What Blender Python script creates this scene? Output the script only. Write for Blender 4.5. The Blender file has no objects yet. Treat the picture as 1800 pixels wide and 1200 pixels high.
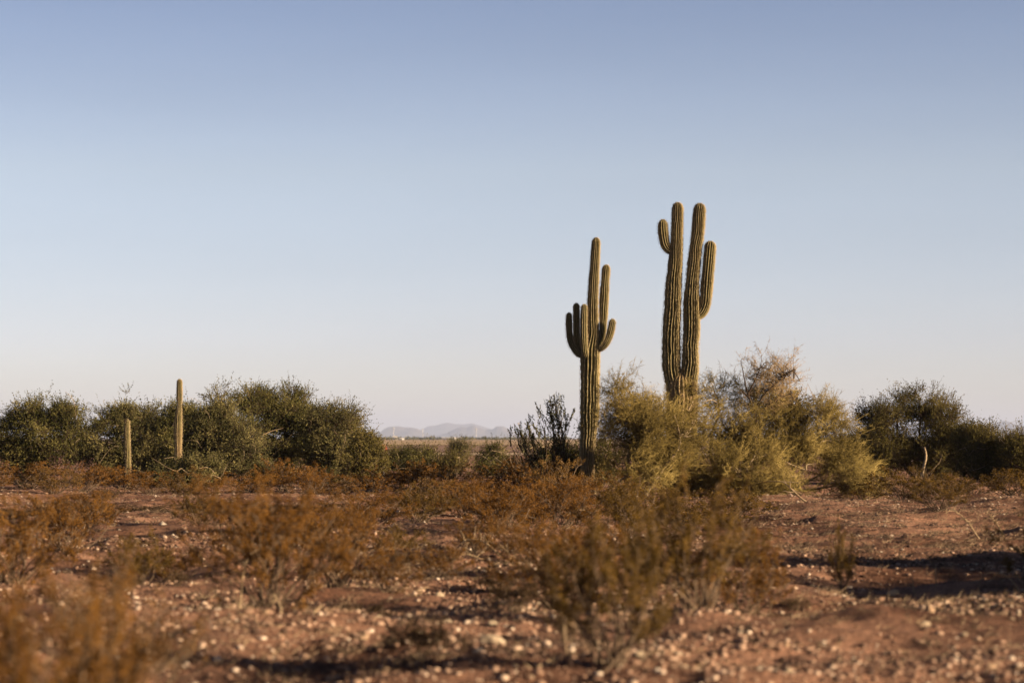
import bpy, math
import numpy as np
from mathutils import Vector
R = math.radians
sc = bpy.context.scene
col = sc.collection

# ------------------------------------------------------------------ camera, sky, sun
CAM_H = 1.5
FPX = 4250.0                       # focal length in pixels of the 1800 px wide photograph
TILT = math.atan(170.0 / FPX)      # horizon stands at row 770 of 1200
cam_d = bpy.data.cameras.new("camera"); cam = bpy.data.objects.new("camera", cam_d); col.objects.link(cam)
cam_d.sensor_width = 36; cam_d.lens = 85
cam.location = (0, 0, CAM_H); cam.rotation_euler = (R(90) + TILT, 0, 0)
cam_d.clip_start = 0.2; cam_d.clip_end = 90000
cam_d.dof.use_dof = True; cam_d.dof.focus_distance = 66; cam_d.dof.aperture_fstop = 1.9
sc.camera = cam

SUN_AZ = R(113)                    # clockwise from +Y: behind the camera, to the right
SUN_EL = R(14.5)
w = bpy.data.worlds.new("World"); sc.world = w; w.use_nodes = True
nt = w.node_tree; nt.nodes.clear()
sky = nt.nodes.new("ShaderNodeTexSky"); sky.sky_type = 'NISHITA'; sky.sun_disc = False
sky.sun_elevation = SUN_EL; sky.sun_rotation = SUN_AZ
sky.altitude = 400; sky.air_density = 1.0; sky.dust_density = 0.3; sky.ozone_density = 2.0
hsv = nt.nodes.new("ShaderNodeHueSaturation"); hsv.inputs['Saturation'].default_value = 0.85
bg = nt.nodes.new("ShaderNodeBackground"); bg.inputs['Strength'].default_value = 0.067
wo = nt.nodes.new("ShaderNodeOutputWorld")
# sky tint by elevation: milky and rosy low down, dimmed overhead to deepen the shade
wtc = nt.nodes.new("ShaderNodeTexCoord"); wsp = nt.nodes.new("ShaderNodeSeparateXYZ"); nt.links.new(wtc.outputs['Generated'], wsp.inputs[0])
wrp = nt.nodes.new("ShaderNodeValToRGB"); wel = wrp.color_ramp.elements
for _ in range(3): wel.new(.5)
for e_, (p_, c_) in zip(wel, [(0, (.60, .59, .69)), (.04, (.615, .575, .735)), (.11, (.64, .565, .615)), (.175, (.455, .43, .515)), (.45, (.13, .13, .16))]): e_.position = p_; e_.color = (*c_, 1)
nt.links.new(wsp.outputs[2], wrp.inputs[0])
wmx = nt.nodes.new("ShaderNodeMixRGB"); wmx.blend_type = 'MULTIPLY'; wmx.inputs[0].default_value = 1
nt.links.new(sky.outputs[0], hsv.inputs['Color']); nt.links.new(hsv.outputs[0], wmx.inputs[1]); nt.links.new(wrp.outputs[0], wmx.inputs[2])
# faint uneven dust in the air
wmp = nt.nodes.new("ShaderNodeMapping"); wmp.inputs['Scale'].default_value = (3, 3, 22); nt.links.new(wtc.outputs['Generated'], wmp.inputs[0])
wno = nt.nodes.new("ShaderNodeTexNoise"); wno.inputs['Scale'].default_value = 1.6; wno.inputs['Detail'].default_value = 3; nt.links.new(wmp.outputs[0], wno.inputs['Vector'])
wmr = nt.nodes.new("ShaderNodeMapRange"); wmr.inputs['To Min'].default_value = .95; wmr.inputs['To Max'].default_value = 1.05; nt.links.new(wno.outputs['Fac'], wmr.inputs[0])
wm2 = nt.nodes.new("ShaderNodeMixRGB"); wm2.blend_type = 'MULTIPLY'; wm2.inputs[0].default_value = 1
nt.links.new(wmx.outputs[0], wm2.inputs[1]); nt.links.new(wmr.outputs[0], wm2.inputs[2])
nt.links.new(wm2.outputs[0], bg.inputs[0]); nt.links.new(bg.outputs[0], wo.inputs[0])

sun_d = bpy.data.lights.new("sun", 'SUN'); sun = bpy.data.objects.new("sun", sun_d); col.objects.link(sun)
sun_d.energy = 5.0; sun_d.angle = R(0.55); sun_d.color = (1.0, 0.76, 0.49)
sdir = Vector((math.sin(SUN_AZ) * math.cos(SUN_EL), math.cos(SUN_AZ) * math.cos(SUN_EL), math.sin(SUN_EL)))
sun.rotation_euler = sdir.to_track_quat('Z', 'Y').to_euler()
sun.location = sdir * 50

sc.view_settings.view_transform = 'Standard'; sc.view_settings.look = 'None'
sc.view_settings.exposure = 1.8; sc.view_settings.gamma = 1.0
sc.cycles.use_denoising = True
sc.cycles.max_bounces = 6; sc.cycles.diffuse_bounces = 3; sc.cycles.transmission_bounces = 4
sc.cycles.volume_bounces = 1

# ------------------------------------------------------------------ helpers
def P(x, y, D):
    """point seen at photograph pixel (x, y), at distance D in front of the camera"""
    u = 600 - y
    dx, dy, dz = x - 900, FPX * math.cos(TILT) - u * math.sin(TILT), FPX * math.sin(TILT) + u * math.cos(TILT)
    s = D / dy
    return np.array([dx * s, D, CAM_H + dz * s])
def S(D): return D / FPX            # metres per photograph pixel at distance D
def gx(x, D): return (x - 900) * D / FPX

def unit(v): return v / np.maximum(np.linalg.norm(v, axis=-1, keepdims=True), 1e-9)

_tab = np.random.RandomState(5).rand(4096)
def vnoise(x, y, seed=0):
    xi = np.floor(x).astype(np.int64); yi = np.floor(y).astype(np.int64)
    fx = x - xi; fy = y - yi
    fx = fx * fx * (3 - 2 * fx); fy = fy * fy * (3 - 2 * fy)
    def h(a, b): return _tab[((a * 73856093) ^ (b * 19349663) ^ (seed * 83492791)) & 4095]
    return (h(xi, yi) * (1 - fx) + h(xi + 1, yi) * fx) * (1 - fy) + (h(xi, yi + 1) * (1 - fx) + h(xi + 1, yi + 1) * fx) * fy * 1.0

def ground_z(x, y):
    x = np.asarray(x, float); y = np.asarray(y, float)
    d = np.hypot(x, y)
    big = (vnoise(x / 1.3, y / 1.1, 21) - .5) * .10 + (vnoise(x / 7.0, y / 9.0, 1) - .5) * .24 + (vnoise(x / 2.2, y / 2.6, 2) - .5) * .22
    mid = (vnoise(x / .7, y / .7, 3) - .5) * .13
    fine = (vnoise(x / .25, y / .25, 4) - .5) * .045 + (vnoise(x / .09, y / .09, 6) - .5) * .016
    return big * np.clip(1.6 - d / 90, 0, 1) + mid * np.clip(1.6 - d / 80, 0, 1) + fine * np.clip(1.8 - d / 55, 0, 1)
def gz(x, y): return float(ground_z(np.array([x]), np.array([y]))[0])

class Geo:
    """collects faces; build() links them as ONE mesh object"""
    def __init__(s): s.v = []; s.f3 = []; s.f4 = []; s.n = 0
    def add(s, v, f, m=0, r=None):
        v = np.asarray(v, np.float32).reshape(-1, 3); f = np.asarray(f, np.int64)
        if len(f) == 0: return
        if r is None: r = np.zeros(len(f))
        (s.f3 if f.shape[1] == 3 else s.f4).append((f + s.n, np.full(len(f), m), np.asarray(r, float)))
        s.v.append(v); s.n += len(v)
    def build(s, name, mats, parent=None, smooth=False, origin=None, vattr=None):
        v = np.concatenate(s.v)
        if origin is not None: v = v - np.asarray(origin, np.float32)
        me = bpy.data.meshes.new(name)
        loops = []; tot = []; mi = []; rr = []
        for lst, k in ((s.f3, 3), (s.f4, 4)):
            for f, m, r in lst:
                loops.append(f.reshape(-1)); tot.append(np.full(len(f), k)); mi.append(m); rr.append(r)
        loops = np.concatenate(loops).astype(np.int32); tot = np.concatenate(tot).astype(np.int32)
        mi = np.concatenate(mi).astype(np.int32); rr = np.concatenate(rr).astype(np.float32)
        me.vertices.add(len(v)); me.vertices.foreach_set("co", v.astype(np.float32).ravel())
        me.loops.add(len(loops)); me.loops.foreach_set("vertex_index", loops)
        me.polygons.add(len(tot))
        st = np.concatenate([[0], np.cumsum(tot)[:-1]]).astype(np.int32)
        me.polygons.foreach_set("loop_start", st)
        me.polygons.foreach_set("material_index", mi)
        if smooth: me.polygons.foreach_set("use_smooth", np.ones(len(tot), bool))
        me.update(calc_edges=True)
        a = me.attributes.new("rnd", 'FLOAT', 'FACE'); a.data.foreach_set("value", rr)
        if vattr is not None:
            for nme, val in vattr.items():
                b = me.attributes.new(nme, 'FLOAT', 'POINT'); b.data.foreach_set("value", np.asarray(val, np.float32))
        for m in (mats if isinstance(mats, (list, tuple)) else [mats]): me.materials.append(m)
        o = bpy.data.objects.new(name, me); col.objects.link(o)
        if parent is not None: o.parent = parent
        return o

def spikes(g, p0, p1, r, m=0, rnd=None):
    """three-sided thorns or twigs from p0 to p1"""
    n = len(p0)
    d = unit(p1 - p0); a = unit(np.cross(d, np.array([.3, .5, .8]))); b = np.cross(d, a)
    r = np.broadcast_to(np.asarray(r, float), (n,))[:, None]
    v = np.stack([p0 + a * r, p0 + (-.5 * a + .87 * b) * r, p0 + (-.5 * a - .87 * b) * r, p1], 1)
    i = np.arange(n)[:, None] * 4
    f = np.concatenate([i + [0, 1, 3], i + [1, 2, 3], i + [2, 0, 3]], 0)
    rnd = np.zeros(n) if rnd is None else rnd
    g.add(v, f, m, np.tile(rnd, 3))

def leaves(g, p, d, l, wd, rs, m=0, rnd=None):
    n = len(p)
    s = unit(np.cross(d, rs.normal(size=(n, 3)))); d = unit(d)
    l = np.broadcast_to(l, (n,))[:, None]; wd = np.broadcast_to(wd, (n,))[:, None]
    v = np.stack([p, p + d * l * .45 + s * wd * .5, p + d * l, p + d * l * .45 - s * wd * .5], 1)
    f = np.arange(n)[:, None] * 4 + [0, 1, 2, 3]
    g.add(v, f, m, rs.rand(n) if rnd is None else rnd)

def tubes(g, pts, rad, k=5, m=0, rnd=None):
    """pts (N, M, 3), rad (N, M)"""
    pts = np.asarray(pts, float); rad = np.asarray(rad, float)
    n, M = rad.shape
    t = np.gradient(pts, axis=1); t = unit(t)
    a = unit(np.cross(t, np.array([.31, .22, .92]) + 0 * t)); b = np.cross(t, a)
    ang = np.arange(k) * 2 * math.pi / k
    ring = pts[:, :, None] + (a[:, :, None] * np.cos(ang)[:, None] + b[:, :, None] * np.sin(ang)[:, None]) * rad[:, :, None, None]
    idx = np.arange(n * M * k).reshape(n, M, k)
    q = np.stack([idx[:, :-1], np.roll(idx[:, :-1], -1, 2), np.roll(idx[:, 1:], -1, 2), idx[:, 1:]], -1).reshape(-1, 4)
    g.add(ring, q, m, np.repeat(np.zeros(n) if rnd is None else rnd, (M - 1) * k))

def curves(p0, p1, M, bend, rs):
    """N bent polylines from p0 to p1"""
    n = len(p0); t = np.linspace(0, 1, M)[None, :, None]
    L = np.linalg.norm(p1 - p0, axis=1)[:, None, None]
    off = rs.normal(size=(n, 1, 3)) * bend * L; off2 = rs.normal(size=(n, 1, 3)) * bend * L * .5
    return p0[:, None] * (1 - t) + p1[:, None] * t + off * np.sin(t * math.pi) + off2 * np.sin(t * 2 * math.pi)

def tag(o, label=None, cat=None, group=None, kind=None):
    if label: o["label"] = label
    if cat: o["category"] = cat
    if group: o["group"] = group
    if kind: o["kind"] = kind
    return o
def thing(name, label, cat, loc, group=None):
    o = bpy.data.objects.new(name, None); col.objects.link(o); o.location = loc; o.empty_display_size = .3
    return tag(o, label, cat, group)

# ------------------------------------------------------------------ materials
def new_mat(name):
    m = bpy.data.materials.new(name); m.use_nodes = True
    n = m.node_tree.nodes; n.clear()
    return m, n, m.node_tree.links
def ramp(n, stops):
    r = n.new("ShaderNodeValToRGB"); e = r.color_ramp.elements
    while len(e) < len(stops): e.new(.5)
    for el, (p, c) in zip(e, stops): el.position = p; el.color = (*c, 1)
    return r
def leaf_mat(name, cols, trans=.25, nscale=1.2):
    """leaves: own colour varies leaf by leaf and clump by clump"""
    m, n, l = new_mat(name)
    at = n.new("ShaderNodeAttribute"); at.attribute_name = "rnd"
    tc = n.new("ShaderNodeTexCoord"); no = n.new("ShaderNodeTexNoise"); no.inputs['Scale'].default_value = nscale
    no.inputs['Detail'].default_value = 2
    l.new(tc.outputs['Object'], no.inputs['Vector'])
    mx = n.new("ShaderNodeMath"); mx.operation = 'MULTIPLY_ADD'; mx.inputs[1].default_value = .5
    l.new(at.outputs['Fac'], mx.inputs[0])
    m2 = n.new("ShaderNodeMath"); m2.operation = 'MULTIPLY_ADD'; m2.inputs[1].default_value = 1.3; m2.inputs[2].default_value = -.4
    l.new(no.outputs['Fac'], m2.inputs[0]); l.new(m2.outputs[0], mx.inputs[2])
    r = ramp(n, [(.1, cols[0]), (.5, cols[1]), (.95, cols[2])]); l.new(mx.outputs[0], r.inputs[0])
    d = n.new("ShaderNodeBsdfDiffuse"); t = n.new("ShaderNodeBsdfTranslucent"); ms = n.new("ShaderNodeMixShader")
    ms.inputs[0].default_value = trans; o = n.new("ShaderNodeOutputMaterial")
    l.new(r.outputs[0], d.inputs[0]); l.new(r.outputs[0], t.inputs[0])
    l.new(d.outputs[0], ms.inputs[1]); l.new(t.outputs[0], ms.inputs[2]); l.new(ms.outputs[0], o.inputs[0])
    return m
def plain_mat(name, c0, c1, scale=8, rough=.9, bump=0, detail=5):
    m, n, l = new_mat(name)
    tc = n.new("ShaderNodeTexCoord"); no = n.new("ShaderNodeTexNoise"); no.inputs['Scale'].default_value = scale
    no.inputs['Detail'].default_value = detail; l.new(tc.outputs['Object'], no.inputs['Vector'])
    r = ramp(n, [(.3, c0), (.7, c1)]); l.new(no.outputs['Fac'], r.inputs[0])
    b = n.new("ShaderNodeBsdfPrincipled"); b.inputs['Roughness'].default_value = rough
    b.inputs['Specular IOR Level'].default_value = .15
    l.new(r.outputs[0], b.inputs['Base Color'])
    if bump:
        bp = n.new("ShaderNodeBump"); bp.inputs['Strength'].default_value = bump; bp.inputs['Distance'].default_value = .02
        l.new(no.outputs['Fac'], bp.inputs['Height']); l.new(bp.outputs[0], b.inputs['Normal'])
    o = n.new("ShaderNodeOutputMaterial"); l.new(b.outputs[0], o.inputs[0])
    return m
def stone_mat(name, stops):
    m, n, l = new_mat(name)
    at = n.new("ShaderNodeAttribute"); at.attribute_name = "rnd"
    r = ramp(n, stops); l.new(at.outputs['Fac'], r.inputs[0])
    tc = n.new("ShaderNodeTexCoord"); no = n.new("ShaderNodeTexNoise"); no.inputs['Scale'].default_value = 25
    l.new(tc.outputs['Object'], no.inputs['Vector'])
    r2 = ramp(n, [(.3, (.6, .6, .6)), (.7, (1, 1, 1))]); l.new(no.outputs['Fac'], r2.inputs[0])
    mm = n.new("ShaderNodeMixRGB"); mm.blend_type = 'MULTIPLY'; mm.inputs[0].default_value = 1
    l.new(r.outputs[0], mm.inputs[1]); l.new(r2.outputs[0], mm.inputs[2])
    b = n.new("ShaderNodeBsdfPrincipled"); b.inputs['Roughness'].default_value = .8; b.inputs['Specular IOR Level'].default_value = .25
    l.new(mm.outputs[0], b.inputs['Base Color'])
    o = n.new("ShaderNodeOutputMaterial"); l.new(b.outputs[0], o.inputs[0])
    return m

M_dark = leaf_mat("leaf_mesquite", [(.014, .018, .006), (.075, .072, .024), (.235, .200, .072)], .18)
M_dark2 = leaf_mat("leaf_ironwood", [(.016, .020, .008), (.090, .083, .034), (.27, .228, .095)], .18)
M_lite = leaf_mat("leaf_light_shrub", [(0.039, 0.039, 0.013), (0.104, 0.08775, 0.02925), (0.195, 0.156, 0.0585)])
M_right = leaf_mat("leaf_right_tree", [(.018, .018, .007), (.080, .068, .021), (.21, .172, .058)], .18)
M_pv = leaf_mat("palo_verde_twigs", [(.040, .031, .012), (.165, .125, .043), (.41, .315, .118)], .1, .9)
M_pvd = leaf_mat("dry_palo_verde_twigs", [(.12, .085, .045), (.23, .16, .085), (.36, .26, .14)], .1, .9)
M_cre = leaf_mat("leaf_creosote", [(.035, .014, .003), (.125, .060, .014), (.215, .110, .030)], .15, 3.5)
M_cre2 = leaf_mat("leaf_creosote_olive", [(.032, .020, .005), (.088, .054, .013), (.19, .110, .028)], .15, 3.5)
M_creb = leaf_mat("leaf_creosote_brown", [(.035, .020, .006), (.10, .058, .018), (.21, .130, .048)], .15, 3.5)
M_leafy = leaf_mat("leaf_grey_shrub", [(.022, .024, .014), (.085, .084, .044), (.21, .19, .098)], .15)
M_bark = plain_mat("bark_dark", (0.02925, 0.0195, 0.013), (0.0715, 0.04875, 0.0325), 30, .95, .6)
M_barkp = plain_mat("bark_pale", (0.1625, 0.117, 0.0715), (0.299, 0.234, 0.156), 25, .9, .5)
M_dry = plain_mat("dry_twig", (0.143, 0.0975, 0.0585), (0.325, 0.247, 0.156), 20, .9)
M_stem = plain_mat("creosote_stem", (.045, .032, .022), (.15, .105, .07), 20, .9)

def cactus_mat():
    m, n, l = new_mat("saguaro_skin")
    a = n.new("ShaderNodeAttribute"); a.attribute_name = "crest"
    h = n.new("ShaderNodeAttribute"); h.attribute_name = "woody"
    tc = n.new("ShaderNodeTexCoord"); no = n.new("ShaderNodeTexNoise"); no.inputs['Scale'].default_value = 2.5; no.inputs['Detail'].default_value = 6
    l.new(tc.outputs['Object'], no.inputs['Vector'])
    g = ramp(n, [(.3, (.036, .038, .011)), (.7, (.088, .078, .023))]); l.new(no.outputs['Fac'], g.inputs[0])
    wd = ramp(n, [(.3, (0.104, 0.065, 0.0325)), (.7, (0.208, 0.1365, 0.0715))]); l.new(no.outputs['Fac'], wd.inputs[0])
    m1 = n.new("ShaderNodeMixRGB"); l.new(h.outputs['Fac'], m1.inputs[0]); l.new(g.outputs[0], m1.inputs[1]); l.new(wd.outputs[0], m1.inputs[2])
    no2 = n.new("ShaderNodeTexNoise"); no2.inputs['Scale'].default_value = 22; l.new(tc.outputs['Object'], no2.inputs['Vector'])
    cr = n.new("ShaderNodeMath"); cr.operation = 'POWER'; cr.inputs[1].default_value = 2.2; l.new(a.outputs['Fac'], cr.inputs[0])
    c3 = n.new("ShaderNodeMath"); c3.operation = 'MULTIPLY'; c3.inputs[1].default_value = .85; l.new(cr.outputs[0], c3.inputs[0])
    sp = ramp(n, [(.3, (0.2178, 0.165, 0.0792)), (.7, (0.3696, 0.2838, 0.1584))]); l.new(no2.outputs['Fac'], sp.inputs[0])
    m2 = n.new("ShaderNodeMixRGB"); l.new(c3.outputs[0], m2.inputs[0]); l.new(m1.outputs[0], m2.inputs[1]); l.new(sp.outputs[0], m2.inputs[2])
    bp = n.new("ShaderNodeBump"); bp.inputs['Strength'].default_value = .5; bp.inputs['Distance'].default_value = .01
    l.new(no2.outputs['Fac'], bp.inputs['Height'])
    b = n.new("ShaderNodeBsdfPrincipled"); b.inputs['Roughness'].default_value = .75; b.inputs['Specular IOR Level'].default_value = .2
    l.new(m2.outputs[0], b.inputs['Base Color']); l.new(bp.outputs[0], b.inputs['Normal'])
    o = n.new("ShaderNodeOutputMaterial"); l.new(b.outputs[0], o.inputs[0])
    return m
M_cactus = cactus_mat()
M_spine = plain_mat("cactus_spines", (0.195, 0.143, 0.091), (0.403, 0.312, 0.195), 6, .8)
M_scar_shade = plain_mat("cactus_scar_shade", (0.0195, 0.013, 0.00975), (0.065, 0.04225, 0.026), 12, 1.0)

# ------------------------------------------------------------------ ground and far country
def ground_material():
    m, n, l = new_mat("desert_ground")
    tc = n.new("ShaderNodeTexCoord")
    def noise(s, d=4, rg=.6):
        x = n.new("ShaderNodeTexNoise"); x.inputs['Scale'].default_value = s; x.inputs['Detail'].default_value = d
        x.inputs['Roughness'].default_value = rg; l.new(tc.outputs['Object'], x.inputs['Vector']); return x
    a = noise(.35, 5); b = noise(3.0, 6, .7); c = noise(28, 4, .7)
    ra = ramp(n, [(.38, (.12, .068, .049)), (.58, (.32, .200, .148))]); l.new(a.outputs['Fac'], ra.inputs[0])
    rb = ramp(n, [(.3, (.45, .42, .42)), (.62, (1.1, 1.0, .92))]); l.new(b.outputs['Fac'], rb.inputs[0])
    rc = ramp(n, [(.35, (.45, .42, .42)), (.55, (.95, .95, .95)), (.75, (1.7, 1.55, 1.35))]); l.new(c.outputs['Fac'], rc.inputs[0])
    m1 = n.new("ShaderNodeMixRGB"); m1.blend_type = 'MULTIPLY'; m1.inputs[0].default_value = 1
    l.new(ra.outputs[0], m1.inputs[1]); l.new(rb.outputs[0], m1.inputs[2])
    m2 = n.new("ShaderNodeMixRGB"); m2.blend_type = 'MULTIPLY'; m2.inputs[0].default_value = 1
    l.new(m1.outputs[0], m2.inputs[1]); l.new(rc.outputs[0], m2.inputs[2])
    bp = n.new("ShaderNodeBump"); bp.inputs['Strength'].default_value = .9; bp.inputs['Distance'].default_value = .03
    l.new(c.outputs['Fac'], bp.inputs['Height'])
    s = n.new("ShaderNodeBsdfPrincipled"); s.inputs['Roughness'].default_value = 1; s.inputs['Specular IOR Level'].default_value = .05
    l.new(m2.outputs[0], s.inputs['Base Color']); l.new(bp.outputs[0], s.inputs['Normal'])
    o = n.new("ShaderNodeOutputMaterial"); l.new(s.outputs[0], o.inputs[0])
    return m
def build_ground():
    fine = np.arange(-15.5, 15.51, .075)
    ang = np.concatenate([np.arange(-180, -15.6, 3.0), fine, np.arange(18, 180, 3.0)])
    r = [.0, 1.5, 4, 7]
    while r[-1] < 75: r.append(r[-1] * 1.0045)
    while r[-1] < 40000: r.append(r[-1] * 1.06)
    r = np.array(r); A, RR = np.meshgrid(np.radians(ang), r)
    X = RR * np.sin(A); Y = RR * np.cos(A); Z = ground_z(X, Y)
    na = len(ang); idx = np.arange(len(r) * na).reshape(len(r), na)
    q = np.stack([idx[:-1], idx[1:], np.roll(idx[1:], -1, 1), np.roll(idx[:-1], -1, 1)], -1).reshape(-1, 4)
    g = Geo(); g.add(np.stack([X, Y, Z], -1), q)
    return tag(g.build("ground", ground_material(), smooth=True), kind="structure")
build_ground()

def strip(name, d0, d1, mat, z, x0=-900, x1=900, wob=6):
    xs = np.linspace(x0, x1, 80); g = Geo(); rs = np.random.RandomState(int(d0))
    e = np.interp(xs, np.linspace(x0, x1, 25), rs.uniform(-wob, wob, 25)); f = np.interp(xs, np.linspace(x0, x1, 25), rs.uniform(-wob, wob, 25))
    v = np.concatenate([np.stack([xs, d0 + e, xs * 0 + z], 1), np.stack([xs, d1 + f, xs * 0 + z], 1)])
    i = np.arange(79); g.add(v, np.stack([i, i + 1, i + 81, i + 80], 1))
    return tag(g.build(name, mat), kind="structure")
strip("dirt_road", 212, 246, plain_mat("pale_dirt", (0.3128, 0.2244, 0.1564), (0.408, 0.3128, 0.2312), .2), .05, -120, 160, 5)
strip("ploughed_field", 262, 470, plain_mat("red_field", (0.136, 0.0782, 0.0544), (0.2244, 0.136, 0.0952), .03), .06, -200, 300, 8)
strip("stubble_field", 505, 2300, plain_mat("stubble", (0.2584, 0.1768, 0.102), (0.34, 0.2448, 0.1496), .006), .08, -1500, 1800, 14)
strip("far_field", 2500, 6000, plain_mat("far_stubble", (0.204, 0.1292, 0.0816), (0.2856, 0.1972, 0.1292), .002), .10, -5000, 5000, 60)

def ridge(name, D, prof, depth, seed, mat):
    """a mountain range with its skyline through photograph points"""
    prof = np.array(prof, float); s = S(D); rs = np.random.RandomState(seed)
    xs = np.linspace(prof[0, 0], prof[-1, 0], int((prof[-1, 0] - prof[0, 0]) / 1.2))
    hgt = np.interp(xs, prof[:, 0], 770 - prof[:, 1]) * s
    k = np.hanning(4); k /= k.sum(); hgt = np.convolve(hgt, k, 'same')
    vs = np.linspace(-1, 1, 41)
    X = np.tile((xs - 900) * s, (41, 1)); V = np.tile(vs[:, None], (1, len(xs)))
    base = np.clip(1 - np.abs(V) ** 1.15, 0, 1)
    nz = vnoise(X / 260 + V * 1.2, V * 3.5 + seed, seed) * .6 + vnoise(X / 90, V * 8, seed + 1) * .4
    H = hgt[None] * base * (1 - (.55 * nz) * (np.abs(V) > .03) * np.minimum(1, np.abs(V) * 4)) - 3
    Y = D + V * depth + D * 0
    g = Geo(); idx = np.arange(X.size).reshape(X.shape)
    q = np.stack([idx[:-1, :-1], idx[:-1, 1:], idx[1:, 1:], idx[1:, :-1]], -1).reshape(-1, 4)
    g.add(np.stack([X, Y, H], -1), q)
    return tag(g.build(name, mat, smooth=True), kind="structure")
M_mtn = plain_mat("mountain_rock", (0.0455, 0.039, 0.03575), (0.104, 0.0845, 0.0715), .004, .95)
ridge("hills", 20000, [(640, 771), (655, 764), (668, 758), (676, 752), (684, 749), (700, 748), (712, 750), (722, 750), (733, 752), (742, 757), (752, 762), (770, 764), (785, 760), (800, 752), (812, 749), (820, 750), (832, 746), (842, 750), (852, 754), (866, 753), (872, 748), (884, 748), (894, 753), (905, 758), (920, 762), (940, 766), (960, 771)], 1500, 3, M_mtn)
ridge("mountains", 27000, [(720, 770), (735, 757), (752, 748), (765, 747), (775, 744), (785, 742), (800, 744), (815, 745), (830, 743), (840, 746), (860, 752), (900, 766)], 1800, 4, M_mtn)
ridge("mountains", 21000, [(1395, 771), (1420, 760), (1440, 748), (1456, 741), (1475, 738), (1495, 737), (1510, 737), (1530, 740), (1560, 748), (1600, 752), (1660, 750), (1710, 747), (1740, 745), (1752, 741), (1764, 738), (1776, 741), (1790, 747), (1810, 744), (1850, 748), (1900, 755), (1990, 771)], 1500, 7, M_mtn)

def far_trees():
    rs = np.random.RandomState(8); g = Geo()
    n = 700; D = rs.uniform(2300, 5200, n); x = rs.uniform(560, 1000, n); x[500:] = rs.uniform(1400, 1900, 200)
    h = rs.uniform(1.2, 3.6, n); c = np.stack([(x - 900) * D / FPX, D, h * 0], 1)
    for i in range(n):
        m = 26; d = unit(rs.normal(size=(m, 3))); d[:, 2] = np.abs(d[:, 2])
        p = c[i] + d * [h[i] * 1.3, h[i], h[i]] * rs.uniform(.4, 1, (m, 1))
        leaves(g, p, rs.normal(size=(m, 3)) * [1, 1, .5], h[i] * .8, h[i] * .5, rs)
    tag(g.build("far_trees", M_dark), "thin dark line of far trees along the horizon", "trees", kind="stuff")
far_trees()

def box(g, a, b, m=0):
    x0, y0, z0 = a; x1, y1, z1 = b
    v = [(x0, y0, z0), (x1, y0, z0), (x1, y1, z0), (x0, y1, z0), (x0, y0, z1), (x1, y0, z1), (x1, y1, z1), (x0, y1, z1)]
    g.add(v, [(0, 3, 2, 1), (4, 5, 6, 7), (0, 1, 5, 4), (1, 2, 6, 5), (2, 3, 7, 6), (3, 0, 4, 7)], m)
M_white = plain_mat("white_paint", (.34, .32, .30), (.40, .38, .36), .5, .6)
M_grey = plain_mat("grey_metal", (.30, .30, .30), (.45, .45, .44), .5, .6)
M_win = plain_mat("dark_opening", (.03, .03, .035), (.06, .06, .06), 1, .4)
def shed(x, D, wd, dp, h, label, roofh):
    o = thing("farm_shed", label, "shed", (gx(x, D), D, .1), "white farm sheds at the horizon")
    g = Geo(); box(g, (-wd / 2, -dp / 2, 0), (wd / 2, dp / 2, h)); g.build("wall", M_white, o)
    g = Geo(); e = .25
    v = [(-wd / 2 - e, -dp / 2 - e, h + .01), (wd / 2 + e, -dp / 2 - e, h + .01), (wd / 2 + e, dp / 2 + e, h + .01), (-wd / 2 - e, dp / 2 + e, h + .01), (-wd / 2 - e, 0, h + roofh), (wd / 2 + e, 0, h + roofh)]
    g.add(v, [(0, 1, 5, 4), (2, 3, 4, 5), (0, 3, 2, 1)]); g.add([v[0], v[4], v[3], v[1], v[2], v[5]], [(0, 1, 2), (3, 4, 5)])
    g.build("roof", M_white, o)
    g = Geo(); box(g, (-wd * .12, -dp / 2 - .06, 0), (wd * .12, -dp / 2 - .003, h * .75)); g.build("door", M_win, o)
shed(694.5, 2400, 4.6, 5, 2.6, "small bright white shed at the left end of the far plain", 1.1)
shed(706, 2100, 4.2, 4, 1.2, "low pale shed just right of the brightest one", .6)
shed(794, 3200, 26, 9, 2.0, "long low white barn in the middle of the far plain", .8)
shed(921, 1200, 3.4, 3, 1.0, "tiny white shed near the grey leafy shrub", .4)
for x, D, lb in ((692, 3300, "faint utility pole above the bright white shed"), (743, 3800, "faint utility pole below the left mountain's right slope"), (837, 3600, "faint utility pole below the central peak")):
    o = thing("utility_pole", lb, "pole", (gx(x, D), D, .1), "utility poles on the plain")
    g = Geo(); tubes(g, [[(0, 0, 0), (0, 0, 8), (0, 0, 17)]], [[.35, .3, .22]], 6); g.build("post", M_grey, o)
    g = Geo(); box(g, (-2, -.1, 15.2), (2, .1, 15.5)); box(g, (-1.6, -.1, 13.4), (1.6, .1, 13.7)); g.build("crossarm", M_grey, o)

# ------------------------------------------------------------------ cacti
def catmull(pts, step):
    p = np.array(pts, float); p = np.vstack([2 * p[0] - p[1], p, 2 * p[-1] - p[-2]])
    out = []
    for i in range(1, len(p) - 2):
        L = np.linalg.norm(p[i + 1, :3] - p[i, :3]); k = max(2, int(L / step))
        t = np.linspace(0, 1, k, endpoint=False)[:, None]
        a, b, c, d = p[i - 1], p[i], p[i + 1], p[i + 2]
        out.append(.5 * (2 * b + (c - a) * t + (2 * a - 5 * b + 4 * c - d) * t ** 2 + (3 * b - a - 3 * c + d) * t ** 3))
    out.append(p[-2][None]); return np.concatenate(out)

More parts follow.
